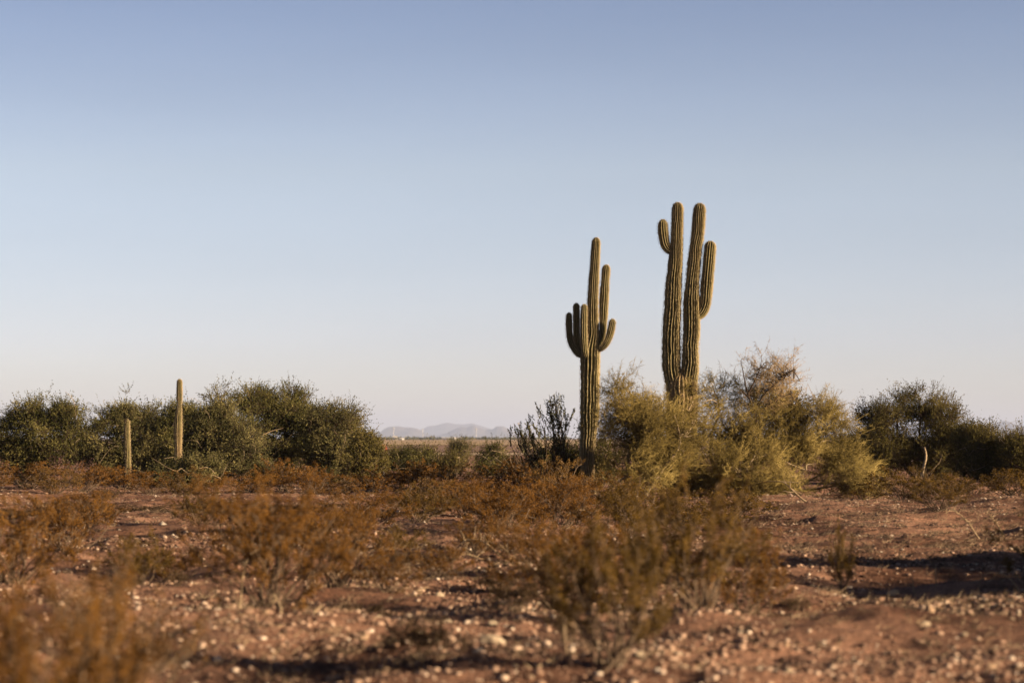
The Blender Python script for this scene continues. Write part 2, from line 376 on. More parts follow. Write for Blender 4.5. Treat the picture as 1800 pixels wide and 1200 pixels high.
def limb(name, path, D, origin, nr, parent, seed, woody=None, wave=.05, mats=None, depth=.30):
    """ribbed cactus column; path rows (px, py, half width px, depth offset m), from the foot to the tip"""
    rs = np.random.RandomState(seed); s = S(D)
    pts = []
    for (x, y, hw, dy) in path:
        q = P(x, y, D); pts.append([q[0], D + dy, q[2], hw * s])
    c = catmull(pts, .03); ctr = c[:, :3]; rad = c[:, 3]
    seg = np.r_[0, np.cumsum(np.linalg.norm(np.diff(ctr, axis=0), axis=1))]; L = seg[-1]
    rt = rad[-1]; cap = rt * 1.15
    # extra rings at the tip
    extra = L - cap * (1 - np.sin(np.linspace(0, math.pi / 2, 10)))
    keep = seg < L - cap; ss = np.r_[seg[keep], extra]
    ctr = np.stack([np.interp(ss, seg, ctr[:, i]) for i in range(3)], 1); rad = np.interp(ss, seg, rad)
    u = np.clip((ss - (L - cap)) / cap, 0, 1); rad = rad * np.sqrt(np.clip(1 - u ** 2, .0008, 1))
    t = unit(np.gradient(ctr, axis=0))
    a = np.zeros_like(t); cur = unit(np.cross(np.array([0, 1., 0]), t[0]))
    for i in range(len(t)):
        cur = cur - t[i] * (cur @ t[i]); cur = cur / np.linalg.norm(cur); a[i] = cur
    b = np.cross(t, a)
    k = 8 * nr; ph = np.arange(k) * 2 * math.pi / k
    n_s = len(ss)
    SS = ss[:, None] + 0 * ph; PH = ph[None] + 0 * SS
    low = np.clip(1 - ss / max(L * .55, .1), 0, 1)[:, None] * .8 + .35
    warp = (vnoise(SS * 2.2, SS * 0 + seed, 3) - .5) * wave * 2.2 + (vnoise(SS * 6, np.floor(PH * nr / 2 / math.pi + .5) % nr * 3.3, seed) - .5) * wave * 1.3 * low
    tt = np.abs(np.sin(nr * (PH + warp) / 2))          # 0 at a crest, 1 in a groove
    fold = 1 - depth * tt ** .75
    lump = 1 + (vnoise(SS * 1.6, PH * 0 + 7, seed + 2) - .5) * .13 + (vnoise(SS * 9, PH * 1.5, seed + 3) - .5) * .03
    for s0 in rs.uniform(.3, max(L, .6), int(L * 1.1)): lump = lump - np.exp(-((SS - s0) / .05) ** 2) * rs.uniform(.01, .05)
    rr = rad[:, None] * fold * lump
    V = ctr[:, None] + (a[:, None] * np.cos(PH)[..., None] + b[:, None] * np.sin(PH)[..., None]) * rr[..., None]
    V = V - origin
    idx = np.arange(n_s * k).reshape(n_s, k)
    q = np.stack([idx[:-1], np.roll(idx[:-1], -1, 1), np.roll(idx[1:], -1, 1), idx[1:]], -1).reshape(-1, 4)
    g = Geo(); g.add(V, q, 0)
    crest = (1 - tt).ravel()
    z = V[..., 2].ravel()
    wd = np.zeros(len(crest)) if woody is None else np.clip((woody - z) / 1.0, 0, 1) * .9
    # spines: little pale thorns in rows down every crest
    sp = np.linspace(.02, L - rt * .1, max(4, int(L / .035)))
    si = np.searchsorted(ss, sp).clip(0, n_s - 1)
    P0 = []; P1 = []
    for rI in range(nr):
        ph0 = rI * 2 * math.pi / nr
        w0 = warp[si, min(k - 1, rI * 8)]
        for _ in range(3):
            f = ph0 - w0
            o_ = a[si] * np.cos(f)[:, None] + b[si] * np.sin(f)[:, None]
            base = ctr[si] + o_ * (rad[si] * .985)[:, None] - origin + t[si] * rs.uniform(-.015, .015, (len(si), 1))
            dr = unit(o_ + rs.normal(size=o_.shape) * .55 + t[si] * u[si][:, None] * 1.0)
            P0.append(base); P1.append(base + dr * rs.uniform(.018, .048, (len(si), 1)))
    P0 = np.concatenate(P0); P1 = np.concatenate(P1)
    spikes(g, P0, P1, .0028, 1)
    nv = g.n
    cr = np.zeros(nv); cr[:len(crest)] = crest; ww = np.zeros(nv); ww[:len(wd)] = wd
    return g.build(name, mats or [M_cactus, M_spine], parent, smooth=True, vattr={"crest": cr, "woody": ww})

def scar_shade(parent, origin, x, y, D, rx, ry):
    q = P(x, y, D) - origin; g = Geo(); rs = np.random.RandomState(int(x))
    n, m = 10, 16; s = S(D)
    th = np.linspace(0, math.pi, n)[:, None]; fi = np.linspace(0, 2 * math.pi, m, endpoint=False)[None]
    v = np.stack([np.sin(th) * np.cos(fi) * rx * s, np.sin(th) * np.sin(fi) * .05, np.cos(th) * ry * s + 0 * fi], -1) * (1 + .2 * (rs.rand(n, m, 1) - .5)) + q
    i = np.arange(n * m).reshape(n, m)
    g.add(v, np.stack([i[:-1], i[1:], np.roll(i[1:], -1, 1), np.roll(i[:-1], -1, 1)], -1).reshape(-1, 4))
    g.build("scar_shade", M_scar_shade, parent, smooth=True)

# left big saguaro
D = 67.; X0 = gx(1037, D); org = np.array([X0, D, gz(X0, D) - .05])
c1 = thing("saguaro_cactus", "tall saguaro with five arms, left of the two big cacti", "cactus", org)
limb("trunk", [(1037, 872, 13, 0), (1034, 840, 12, 0), (1032, 800, 13, 0), (1034, 760, 15, 0), (1036.5, 720, 17.5, 0), (1037, 680, 18, 0), (1037.5, 640, 18, 0), (1038.5, 618, 17, 0), (1041.5, 590, 12.8, 0), (1042, 560, 11.5, 0), (1042, 530, 10.7, 0), (1043.5, 500, 10, 0), (1045.5, 465, 9, 0), (1047, 440, 8.3, 0), (1048.3, 417.5, 7.3, 0)], D, org, 17, c1, 11, woody=1.9, wave=.09)
limb("arm", [(1029, 626, 5.0, .02), (1018, 622, 6.2, .06), (1009.5, 612, 6.9, .15), (1003.5, 598, 6.9, .23), (1001, 580, 6.6, .23), (1000.5, 563, 6.4, .23), (1001, 548.5, 6.1, .23)], D, org, 12, c1, 12)
limb("arm", [(1030, 618, 5.5, .12), (1019, 611, 6.4, .14), (1014.5, 595, 6.6, .15), (1013.5, 570, 6.5, .15), (1013.5, 532, 6.2, .15)], D, org, 12, c1, 13)
limb("arm", [(1031, 628, 4.6, -.14), (1027.5, 618, 5.8, -.27), (1026, 600, 6.4, -.31), (1025.5, 570, 6.4, -.31), (1026.5, 535.5, 6.0, -.31)], D, org, 12, c1, 14)
limb("arm", [(1050, 606, 5.0, 0), (1056.5, 598, 5.8, .06), (1059.5, 584, 6.8, .08), (1060.8, 560, 7.8, .10), (1062.2, 525, 8.4, .12), (1064.5, 490, 8.2, .13), (1066.6, 464.5, 7.4, .13)], D, org, 14, c1, 15)
limb("arm", [(1050, 616, 4.4, -.1), (1058, 612, 5.2, -.16), (1065, 604, 6.6, -.2), (1070.5, 592, 7.3, -.2), (1074, 578, 7.2, -.2), (1077, 561, 6.8, -.2)], D, org, 13, c1, 16)
# right twin saguaro
D = 67.5; X0 = gx(1199, D); org = np.array([X0, D, gz(X0, D) - .05])
c2 = thing("saguaro_cactus", "tallest saguaro, forked low into twin trunks, beside the palo verde", "cactus", org)
limb("stump", [(1198, 875, 24, 0), (1198, 820, 24, 0), (1198.5, 760, 26, 0), (1199, 710, 28.5, 0), (1198.5, 680, 29.5, 0), (1198, 652, 22, 0)], D, org, 24, c2, 21, woody=9, wave=.07, depth=.13)
limb("trunk", [(1190, 690, 17, -.03), (1184, 664, 17.5, -.03), (1180, 640, 17.8, -.02), (1180.3, 613, 17.8, 0), (1180.6, 577, 17.6, 0), (1182.5, 541.7, 16.8, 0), (1184, 505, 15.6, 0), (1186.7, 468, 13.2, 0), (1189.3, 431, 11.6, 0), (1190.3, 400, 11.3, 0), (1191.5, 355.5, 10.4, 0)], D, org, 19, c2, 22, woody=2.6, wave=.12)
limb("trunk", [(1206, 690, 16, -.08), (1211, 662, 16.5, -.08), (1213, 641, 16.2, -.07), (1213.5, 613, 15.8, -.06), (1215.5, 577, 15.2, -.04), (1216, 523, 14.4, 0), (1218, 487, 13.4, 0), (1221.5, 450, 12.2, 0), (1226.3, 413, 12, 0), (1229, 380, 11.8, 0), (1230.5, 357, 10.8, 0)], D, org, 19, c2, 23, woody=2.6, wave=.12)
limb("arm", [(1186, 441, 6, .03), (1177, 440, 8.0, .0), (1170.4, 432, 9.8, .02), (1167, 419, 10.3, .0), (1165.2, 403, 10.2, -.02), (1165.2, 385.5, 9.4, -.02)], D, org, 13, c2, 24)
limb("arm", [(1222, 556, 7.5, -.02), (1232, 551, 9.5, -.02), (1238.5, 538, 10.6, -.02), (1241, 520, 11.2, -.02), (1243.5, 487, 11.6, -.02), (1246.5, 455, 11.6, -.02), (1249, 423.5, 10.8, -.02)], D, org, 15, c2, 25)
for a_ in ((1218, 683, 6, 13), (1196, 695, 5, 6), (1219, 726, 4, 7)): scar_shade(c2, org, a_[0], a_[1], D - .43, a_[2], a_[3])  # dark ovals painted in for the shadows on the stump
# small ones
D = 77.5; X0 = gx(313, D); org = np.array([X0, D, gz(X0, D) - .05])
c3 = thing("saguaro_cactus", "armless saguaro rising above the dark trees, waist pinched halfway up", "cactus", org)
limb("trunk", [(313, 858, 6, 0), (313, 820, 6, 0), (313.5, 790, 6.2, 0), (313.2, 765, 7.5, 0), (313.6, 745, 7.1, 0), (314.8, 724, 5.4, 0), (315.6, 713, 3.9, 0), (315.4, 702, 5.5, 0), (315.6, 685, 5.2, 0), (315.8, 666, 4.9, 0)], D, org, 14, c3, 31, woody=2.2)
org3 = org.copy()
D = 74.; X0 = gx(224, D); org = np.array([X0, D, gz(X0, D) - .05])
c4 = thing("saguaro_cactus", "slim short saguaro post standing in front of the left trees", "cactus", org)
scar_shade(c3, org3, 312.5, 702, 77.5 - .10, 1.6, 2.2)
limb("trunk", [(224.5, 866, 4.8, 0), (225.2, 830, 5.1, 0), (224.2, 790, 5.4, 0), (223.5, 760, 5.1, 0), (224.3, 737, 4.0, 0)], D, org, 12, c4, 32, woody=.8)

# ------------------------------------------------------------------ trees and shrubs
def crown_points(lobes, D, n, rs, lo=.45, hi=1.0, clump=.17, per=19):
    """lobes rows (px, py, rx px, ry px, depth offset m, depth radius m)"""
    lb = np.array([list(l) + [0] * (6 - len(l)) for l in lobes], float)
    N = n; n = max(6, n // per)
    s = S(D); wt = (lb[:, 2] * lb[:, 3]) ** .75; pick = rs.choice(len(lb), n, p=wt / wt.sum())
    C = np.array([P(a[0], a[1], D) for a in lb]); C[:, 1] += lb[:, 4]
    rd = np.where(lb[:, 5] > 0, lb[:, 5], (lb[:, 2] + lb[:, 3]) * .5 * s)
    Rr = np.stack([lb[:, 2] * s, rd, lb[:, 3] * s], 1) * 1.1
    d = unit(rs.normal(size=(n, 3)))
    lump = .82 + .30 * vnoise(d[:, 0] * 3.1 + pick * 7.7, d[:, 2] * 3.1 + d[:, 1] * 2.3, 9)
    f = rs.uniform(lo, hi, n) * lump
    cc = C[pick] + d * Rr[pick] * f[:, None] * .9
    j = rs.randint(0, n, N); off = rs.normal(size=(N, 3)) * clump * rs.uniform(.6, 1.35, (n, 1))[j] * [1.1, 1.1, .8]
    return cc[j] + off, unit(d[j] * .6 + unit(off) * .7), C, pick[j]

def tree(name, label, cat, base, D, lobes, mat, seed, group=None, n_cl=800, tw=9, lv=12, leaf=(.052, .024), tlen=(.22, .6), up=.5, bark=None, trunks=3, trad=.07, twigm=True, partn="crown", zmin=.12, pale=14, spread=.75):
    rs = np.random.RandomState(seed)
    X0 = gx(base, D); org = np.array([X0, D, gz(X0, D)])
    root = thing(name, label, cat, org, group)
    bark = bark or M_bark
    p, d, C, pick = crown_points(lobes, D, n_cl, rs)
    ok = p[:, 2] > org[2] + zmin; p = p[ok]; d = d[ok]; pick = pick[ok]; n = len(p)
    # limbs
    g = Geo(); foot = org + rs.normal(size=(trunks, 3)) * [.12, .12, 0] - [0, 0, .06]
    ends = C[rs.permutation(len(C))[np.arange(trunks) % len(C)]] if trunks <= len(C) else np.concatenate([C, C[rs.choice(len(C), trunks - len(C))] + rs.normal(size=(trunks - len(C), 3)) * .4])
    tc = curves(foot, ends, 9, .10, rs); tubes(g, tc, np.linspace(trad, trad * .45, 9)[None] * rs.uniform(.7, 1.1, (trunks, 1)), 7)
    nb = min(n, 90); bi = rs.choice(n, nb, replace=False)
    allp = tc[:, 4:].reshape(-1, 3)
    near = np.argmin(((p[bi][:, None] - allp[None]) ** 2).sum(-1), 1)
    bc = curves(allp[near], p[bi], 7, .10, rs); tubes(g, bc, np.linspace(trad * .42, .008, 7)[None] * rs.uniform(.7, 1.1, (nb, 1)), 5)
    if pale:
        q = p[d[:, 1] < -.25]; q = q[rs.choice(len(q), min(pale, len(q)), replace=False)]; k = len(q)
        q1 = q + rs.normal(size=(k, 3)) * [.5, .12, .3] + [0, -.25, .1]; q0 = q + rs.normal(size=(k, 3)) * [.3, .1, .3] + [0, .2, -.3]
        tubes(g, curves(q0, q1, 7, .14, rs), np.linspace(.013, .004, 7)[None].repeat(k, 0), 5, 1)
    g.build("trunk", [bark, M_barkp], root, smooth=True, origin=org)
    # crown: twigs with leaves
    N = n * tw; bp = np.repeat(p, tw, 0); bd = np.repeat(d, tw, 0)
    td = unit(bd * .75 + np.array([0, 0, up]) + rs.normal(size=(N, 3)) * spread)
    tl = rs.uniform(tlen[0], tlen[1], (N, 1)) * np.repeat(rs.uniform(.6, 1.35, (n, 1)), tw, 0)
    b0 = bp + rs.normal(size=(N, 3)) * .06; b1 = b0 + td * tl
    hue = np.repeat(rs.rand(n), tw) * .75 + rs.rand(N) * .25
    g = Geo()
    if twigm: spikes(g, b0, b1, .005, 0, hue)
    K = lv; t = rs.uniform(.12, 1.02, (N, K, 1))
    lp = (b0[:, None] + (b1 - b0)[:, None] * t).reshape(-1, 3)
    ld = (np.repeat(td, K, 0) * .8 + rs.normal(size=(N * K, 3)) * .8)
    sz = rs.uniform(.6, 1.3, N * K)
    leaves(g, lp, ld, leaf[0] * sz, leaf[1] * sz, rs, 1 if twigm else 0, np.repeat(hue, K) * .8 + rs.rand(N * K) * .2)
    g.build(partn, [bark, mat] if twigm else mat, root, origin=org)
    return root

def palo_verde(label, base, D, lobes, seed, n_cl, veil=None, name="palo_verde_tree", trunks=6, dry=None, bare=None):
    rs = np.random.RandomState(seed)
    X0 = gx(base, D); org = np.array([X0, D, gz(X0, D)])
    root = thing(name, label, "tree", org, None)
    p, d, C, pick = crown_points(lobes, D, n_cl, rs, .35, 1.05, .20, 17)
    if veil:
        vp, vd, _, _ = crown_points(veil[0], D, veil[1], rs, .2, 1.0, .12, 2); p = np.concatenate([p, vp]); d = np.concatenate([d, vd])
    ok = p[:, 2] > org[2] + .1; p = p[ok]; d = d[ok]; n = len(p)
    g = Geo(); foot = org + rs.normal(size=(trunks, 3)) * [.25, .25, 0] - [0, 0, .05]
    tc = curves(foot, C[np.arange(trunks) % len(C)], 11, .10, rs)
    tubes(g, tc, np.linspace(.06, .02, 11)[None] * rs.uniform(.7, 1.1, (trunks, 1)), 6)
    nb = min(n, 200); bi = rs.choice(n, nb, replace=False); allp = tc[:, 4:].reshape(-1, 3)
    near = np.argmin(((p[bi][:, None] - allp[None]) ** 2).sum(-1), 1)
    bc = curves(allp[near], p[bi], 7, .12, rs); tubes(g, bc, np.linspace(.022, .006, 7)[None] * rs.uniform(.7, 1.2, (nb, 1)), 5)
    g.build("trunk", M_barkp, root, smooth=True, origin=org)
    def spray(p, d, tw, k, mat, nm):
        n = len(p); N = n * tw
        td = unit(np.repeat(d, tw, 0) * .6 + np.array([0, 0, .35]) + rs.normal(size=(N, 3)) * .75)
        b0 = np.repeat(p, tw, 0) + rs.normal(size=(N, 3)) * .05; L1 = rs.uniform(.2, .55, (N, 1)); b1 = b0 + td * L1
        hue = np.repeat(rs.rand(n), tw) * .6 + rs.rand(N) * .4
        g = Geo(); spikes(g, b0, b1, .0052, 0, hue)
        t = rs.uniform(.1, 1, (N, k, 1)); q0 = (b0[:, None] + (b1 - b0)[:, None] * t).reshape(-1, 3)
        qd = unit(np.repeat(td, k, 0) * .6 + rs.normal(size=(N * k, 3)) * .8)
        q1 = q0 + qd * rs.uniform(.04, .17, (N * k, 1))
        spikes(g, q0, q1, .0042, 0, np.repeat(hue, k))
        g.build(nm, mat, root, origin=org)
    spray(p, d, 7, 12, M_pv, "crown")
    if dry:
        q, dd, C2, _ = crown_points(dry[0], D, dry[1], rs, .2, 1.0, .2, 6)
        spray(q, dd, 7, 9, M_pvd, "dry_branch_twigs")
        g = Geo(); allst = []
        for a_, line in enumerate(dry[2]):
            st = np.array([P(x, y, D) for x, y in line]); st[:, 1] -= .5; cc = catmull(np.c_[st, st[:, :1] * 0], .06)[:, :3]; allst.append(cc[len(cc) // 3:])
            tubes(g, cc[None], np.linspace(.055 if a_ == 0 else .032, .010, len(cc))[None], 6)
        st = np.concatenate(allst); k = 110; bi = rs.choice(len(q), min(k, len(q)), replace=False); k = len(bi)
        near = np.argmin(((q[bi][:, None] - st[None]) ** 2).sum(-1), 1)
        tubes(g, curves(st[near], q[bi], 7, .12, rs), np.linspace(.014, .004, 7)[None].repeat(k, 0), 5)
        g.build("dry_branch", M_bark, root, smooth=True, origin=org)
    return root

# ---- left trees
GL = "dark desert trees on the left"
tree("mesquite_tree", "broad dark tree cut by the left edge of the photo", "tree", 20, 82, [(-30, 780, 75, 55, 0, 1.6), (20, 775, 60, 52, .3, 1.4), (78, 755, 58, 46, 0, 1.5), (62, 730, 22, 18, 0, .7), (105, 734, 20, 16, 0, .6), (118, 765, 45, 45, 0, 1.4), (95, 808, 75, 38, -.3, 1.4), (10, 815, 80, 32, -.2, 1.4)], M_dark, 101, GL, n_cl=1050, leaf=(.056, .026))
tree("mesquite_tree", "ragged tree behind the short saguaro post", "tree", 195, 86, [(168, 772, 34, 46, 0, 1.2), (205, 765, 38, 48, 0, 1.2), (243, 755, 26, 42, 0, 1.1), (192, 736, 9, 12, 0, .4), (222, 734, 9, 11, 0, .4), (246, 736, 10, 12, 0, .4), (250, 800, 55, 45, 0, 1.3), (180, 812, 60, 36, 0, 1.4)], M_dark2, 102, GL, n_cl=850, leaf=(.056, .026))
tree("mesquite_tree", "dark tree directly behind the pinched saguaro", "tree", 300, 97, [(275, 752, 34, 38, 0, 1.2), (318, 755, 40, 40, 0, 1.2), (340, 745, 24, 34, 0, 1.2), (300, 805, 60, 42, 0, 1.2)], M_dark, 103, GL, n_cl=750, leaf=(.065, .032))
tree("mesquite_tree", "grey-green spiky tree right of the pinched saguaro", "tree", 385, 80, [(360, 762, 36, 46, 0, 1.2), (392, 752, 34, 50, 0, 1.2), (358, 716, 10, 14, 0, .4), (386, 706, 9, 14, 0, .4), (420, 778, 48, 50, -.2, 1.3), (372, 812, 50, 42, -.3, 1.2), (440, 815, 50, 38, -.3, 1.3)], M_dark2, 104, GL, n_cl=1050)
tree("mesquite_tree", "highest dark tree of the left group", "tree", 500, 85, [(446, 728, 30, 42, 0, 1.1), (478, 720, 30, 38, 0, 1.1), (512, 724, 24, 42, 0, 1.0), (456, 714, 16, 16, 0, .5), (508, 712, 11, 18, 0, .4), (528, 722, 9, 14, 0, .4), (545, 752, 36, 40, 0, 1.2), (500, 775, 70, 60, 0, 1.5), (560, 805, 50, 45, 0, 1.3)], M_dark, 105, GL, n_cl=1150)
tree("mesquite_tree", "sloping tree at the right end of the highest dark tree", "tree", 590, 82, [(578, 760, 34, 40, 0, 1.1), (606, 766, 28, 38, 0, 1.1), (574, 728, 12, 14, 0, .4), (612, 738, 13, 16, 0, .4), (590, 810, 48, 40, 0, 1.2)], M_dark2, 106, GL, n_cl=650)
tree("desert_shrub", "round green shrub beside the rusty disc sign", "shrub", 640, 76, [(645, 790, 22, 32, 0, .7), (640, 822, 34, 34, 0, .9), (660, 815, 16, 36, 0, .6)], M_lite, 107, None, n_cl=420, tlen=(.15, .35))
tree("desert_shrub", "low dark shrub below the pinched saguaro", "shrub", 320, 76, [(300, 838, 42, 26, 0, .8), (345, 835, 38, 30, 0, .8)], M_dark2, 108, None, n_cl=330, tlen=(.15, .35))

# ---- shrubs of the middle gap
tree("desert_shrub", "large dark shrub right of the rusty disc sign", "shrub", 725, 100, [(712, 820, 26, 26, 0, 1.2), (742, 822, 24, 24, 0, 1.1)], M_dark, 111, None, n_cl=380)
tree("desert_shrub", "yellow-green shrub between the two dark ones of the gap", "shrub", 797, 96, [(797, 828, 26, 22, 0, .9), (770, 836, 24, 16, 0, .9)], M_lite, 112, None, n_cl=330, up=.9)
tree("desert_shrub", "small bushy shrub against the pale dirt road", "shrub", 803, 130, [(805, 796, 18, 14, 0, .8)], M_dark2, 113, None, n_cl=120)
tree("desert_shrub", "dark pointed shrub left of the pale dead stem", "shrub", 862, 98, [(866, 804, 9, 16, 0, .4), (862, 826, 26, 22, 0, .9)], M_dark, 114, None, n_cl=300)
tree("desert_shrub", "low brown shrub behind the grey leafy one", "shrub", 935, 92, [(925, 828, 34, 20, 0, 1), (965, 818, 30, 26, 0, 1)], M_right, 115, None, n_cl=380)
tree("desert_shrub", "deep green shrub wrapped around the foot of the five-armed saguaro", "shrub", 1015, 69.5, [(1000, 815, 42, 40, .3, .8), (1060, 815, 45, 42, .4, .8), (1035, 838, 50, 26, .2, .8)], M_dark, 116, None, n_cl=520, tlen=(.15, .4), leaf=(.04, .018))

# ---- palo verdes
palo_verde("feathery palo verde between the two big saguaros", 1110, 60.3, [(1088, 712, 20, 42, 0, .6), (1118, 735, 30, 44, 0, .8), (1150, 762, 34, 46, 0, .9), (1105, 785, 40, 48, -.2, 1.0), (1155, 815, 50, 42, -.4, 1.1), (1192, 765, 24, 50, -.3, .6)], 201, 620, veil=([(1088, 700, 34, 50, 0, .8), (1150, 735, 50, 60, 0, 1), (1205, 745, 46, 62, 0, .6)], 110))
palo_verde("largest palo verde, spreading right of the twin saguaro with a dry branch on top", 1300, 63.5, [(1262, 700, 24, 34, 0, .7), (1262, 770, 46, 50, -.3, 1.2), (1325, 760, 60, 50, 0, 1.3), (1395, 765, 52, 46, 0, 1.3), (1300, 830, 95, 55, -1.2, 1.6), (1410, 825, 85, 58, -.8, 1.6), (1472, 822, 32, 38, 0, 1), (1210, 825, 48, 42, -.6, 1.2), (1470, 850, 55, 34, -1, 1.2), (1452, 730, 10, 26, 0, .4)], 202, 1500, trunks=10, veil=([(1225, 750, 40, 70, -.8, .8), (1262, 690, 34, 40, 0, .7), (1440, 735, 50, 34, 0, .8), (1500, 850, 46, 50, -.5, 1), (1330, 700, 60, 40, 0, .8)], 190),
           dry=([(1342, 672, 26, 22, 0, .5), (1375, 655, 26, 20, 0, .4), (1396, 646, 12, 10, 0, .3), (1352, 700, 38, 18, 0, .5)], 100,
                [[(1318, 800), (1326, 755), (1322, 722), (1314, 700), (1308, 680), (1303, 656)], [(1322, 722), (1336, 700), (1352, 682), (1374, 664), (1392, 650)], [(1326, 740), (1342, 716), (1362, 702), (1386, 692)], [(1312, 692), (1322, 672), (1330, 655), (1334, 645)], [(1314, 700), (1304, 690), (1298, 684)]]))
tree("desert_shrub", "small dark olive clump on the palo verde's right shoulder", "shrub", 1388, 64.5, [(1388, 715, 22, 14, 0, .4), (1372, 725, 12, 10, 0, .3)], M_right, 203, None, n_cl=60, tlen=(.12, .3), trad=.04, trunks=2)

# ---- right trees
GR = "trees on the right"
rt = tree("mesquite_tree", "bushy dark tree with a pale bare stem, right of the palo verde", "tree", 1620, 84, [(1542, 735, 26, 25, 0, 1.0), (1578, 718, 32, 29, 0, 1.1), (1622, 714, 34, 27, 0, 1.2), (1653, 744, 30, 32, 0, 1.2), (1570, 760, 48, 30, .4, 1.2), (1688, 782, 30, 28, 0, 1.2), (1555, 805, 60, 42, .6, 1), (1640, 800, 60, 42, .6, 1.2)], M_right, 301, GR, n_cl=1500, up=.6, trunks=6, leaf=(.05, .022), trad=.06)
g = Geo(); a_ = P(1621, 838, 82.0); b_ = P(1624, 785, 82.0); tubes(g, curves(a_[None], b_[None], 8, .04, np.random.RandomState(3)), np.linspace(.06, .035, 8)[None], 7)
tag(g.build("dead_stem", M_barkp, rt, smooth=True, origin=np.array(rt.location)), "pale bare stem standing at the front of the tree")
tree("mesquite_tree", "lower olive tree near the right edge", "tree", 1735, 80, [(1715, 785, 32, 30, 0, 1.1), (1755, 795, 32, 30, 0, 1.1), (1735, 822, 60, 34, 0, 1.2)], M_right, 302, GR, n_cl=1000, leaf=(.05, .024))
tree("mesquite_tree", "tree cut by the right edge of the photo", "tree", 1800, 78, [(1795, 802, 30, 30, 0, 1.1), (1835, 806, 36, 32, 0, 1.3), (1800, 832, 45, 28, 0, 1)], M_right, 303, GR, n_cl=700, leaf=(.05, .024))
tree("desert_shrub", "dull green shrub in the gap between palo verde and right trees", "shrub", 1490, 90, [(1488, 796, 26, 20, 0, 1), (1520, 810, 30, 26, 0, 1)], M_dark, 304, None, n_cl=300)
for i, (x, y, lb) in enumerate(((1763, 775, "thin bare pale sapling near the right mountains"), (1789, 772, "slightly taller bare pale sapling by the right edge"))):
    tree("bare_sapling", lb, "sapling", x, 120, [(x, y, 11, 20, 0, .5)], M_pvd, 310 + i, "bare saplings on the right", n_cl=26, tw=6, lv=3, leaf=(.05, .012), trad=.035, tlen=(.2, .5), up=.8)
tree("bare_sapling", "faint tan sapling against the far fields", "sapling", 921, 88, [(921, 790, 12, 24, 0, .4), (925, 815, 18, 22, 0, .4)], M_pvd, 320, None, n_cl=60, tw=6, lv=4, leaf=(.04, .010), trad=.02, tlen=(.15, .35), up=.9)
# off to the right: the tree whose long shadow lies across the right foreground
tree("mesquite_tree", "shade tree standing just outside the right edge", "tree", 2740, 23.6, [(2640, 860, 190, 120, -.4, 1.6), (2770, 835, 240, 135, 0, 1.9), (2940, 850, 240, 130, -.2, 2.0), (2760, 940, 330, 80, 0, 1.9)], M_dark, 330, None, n_cl=1300)
tree("mesquite_tree", "second shade tree just outside the right edge, farther back", "tree", 2510, 27.8, [(2430, 850, 170, 110, 0, 2.0), (2570, 830, 220, 120, .3, 2.3), (2690, 850, 200, 120, .2, 2.1), (2520, 920, 280, 70, 0, 2.1)], M_dark, 331, None, n_cl=1300)

# ---- grey leafy shrub with upright wands
def wand_shrub(name, label, base, D, x0, x1, ytop, n, mat, seed, leaf=(.045, .022), density=60):
    rs = np.random.RandomState(seed); X0 = gx(base, D); org = np.array([X0, D, gz(X0, D)])
    root = thing(name, label, "shrub", org)
    xs = rs.uniform(x0, x1, n); mid = (x0 + x1) / 2
    yt = ytop + (np.abs(xs - mid * 1.0 - 18) / ((x1 - x0) / 2)) ** 1.5 * 50 + rs.uniform(0, 34, n)
    tip = np.array([P(a, b, D) for a, b in zip(xs, yt)]); tip[:, 1] += rs.uniform(-.5, .5, n)
    foot = org + rs.normal(size=(n, 3)) * [.12, .12, 0]
    c = curves(foot, tip, 12, .09, rs); g = Geo(); tubes(g, c, np.linspace(.016, .004, 12)[None].repeat(n, 0), 4)
    # side twigs
    k = 5; t = rs.randint(4, 11, (n, k)); s0 = c[np.arange(n)[:, None], t].reshape(-1, 3)
    sd = unit(np.repeat(tip - foot, k, 0) * .5 + rs.normal(size=(n * k, 3)) * [.5, .5, .2] + [0, 0, .5]); s1 = s0 + sd * rs.uniform(.15, .45, (n * k, 1))
    spikes(g, s0, s1, .005)
    g.build("stems", M_bark, root, origin=org)
    g = Geo()
    A = np.concatenate([s0, c[:, 5]]); B = np.concatenate([s1, tip]); N = len(A)
    tt = rs.uniform(.0, 1.02, (N, density // 4, 1)); lp = (A[:, None] + (B - A)[:, None] * tt).reshape(-1, 3)
    ld = np.repeat(unit(B - A), density // 4, 0) * .8 + rs.normal(size=lp.shape) * .6
    leaves(g, lp, ld, leaf[0], leaf[1], rs); g.build("leaves", mat, root, origin=org)
    return root
wand_shrub("desert_shrub", "grey leafy shrub with upright wands left of the five-armed saguaro", 972, 69, 898, 1026, 688, 46, M_leafy, 401, (.052, .026), 120)

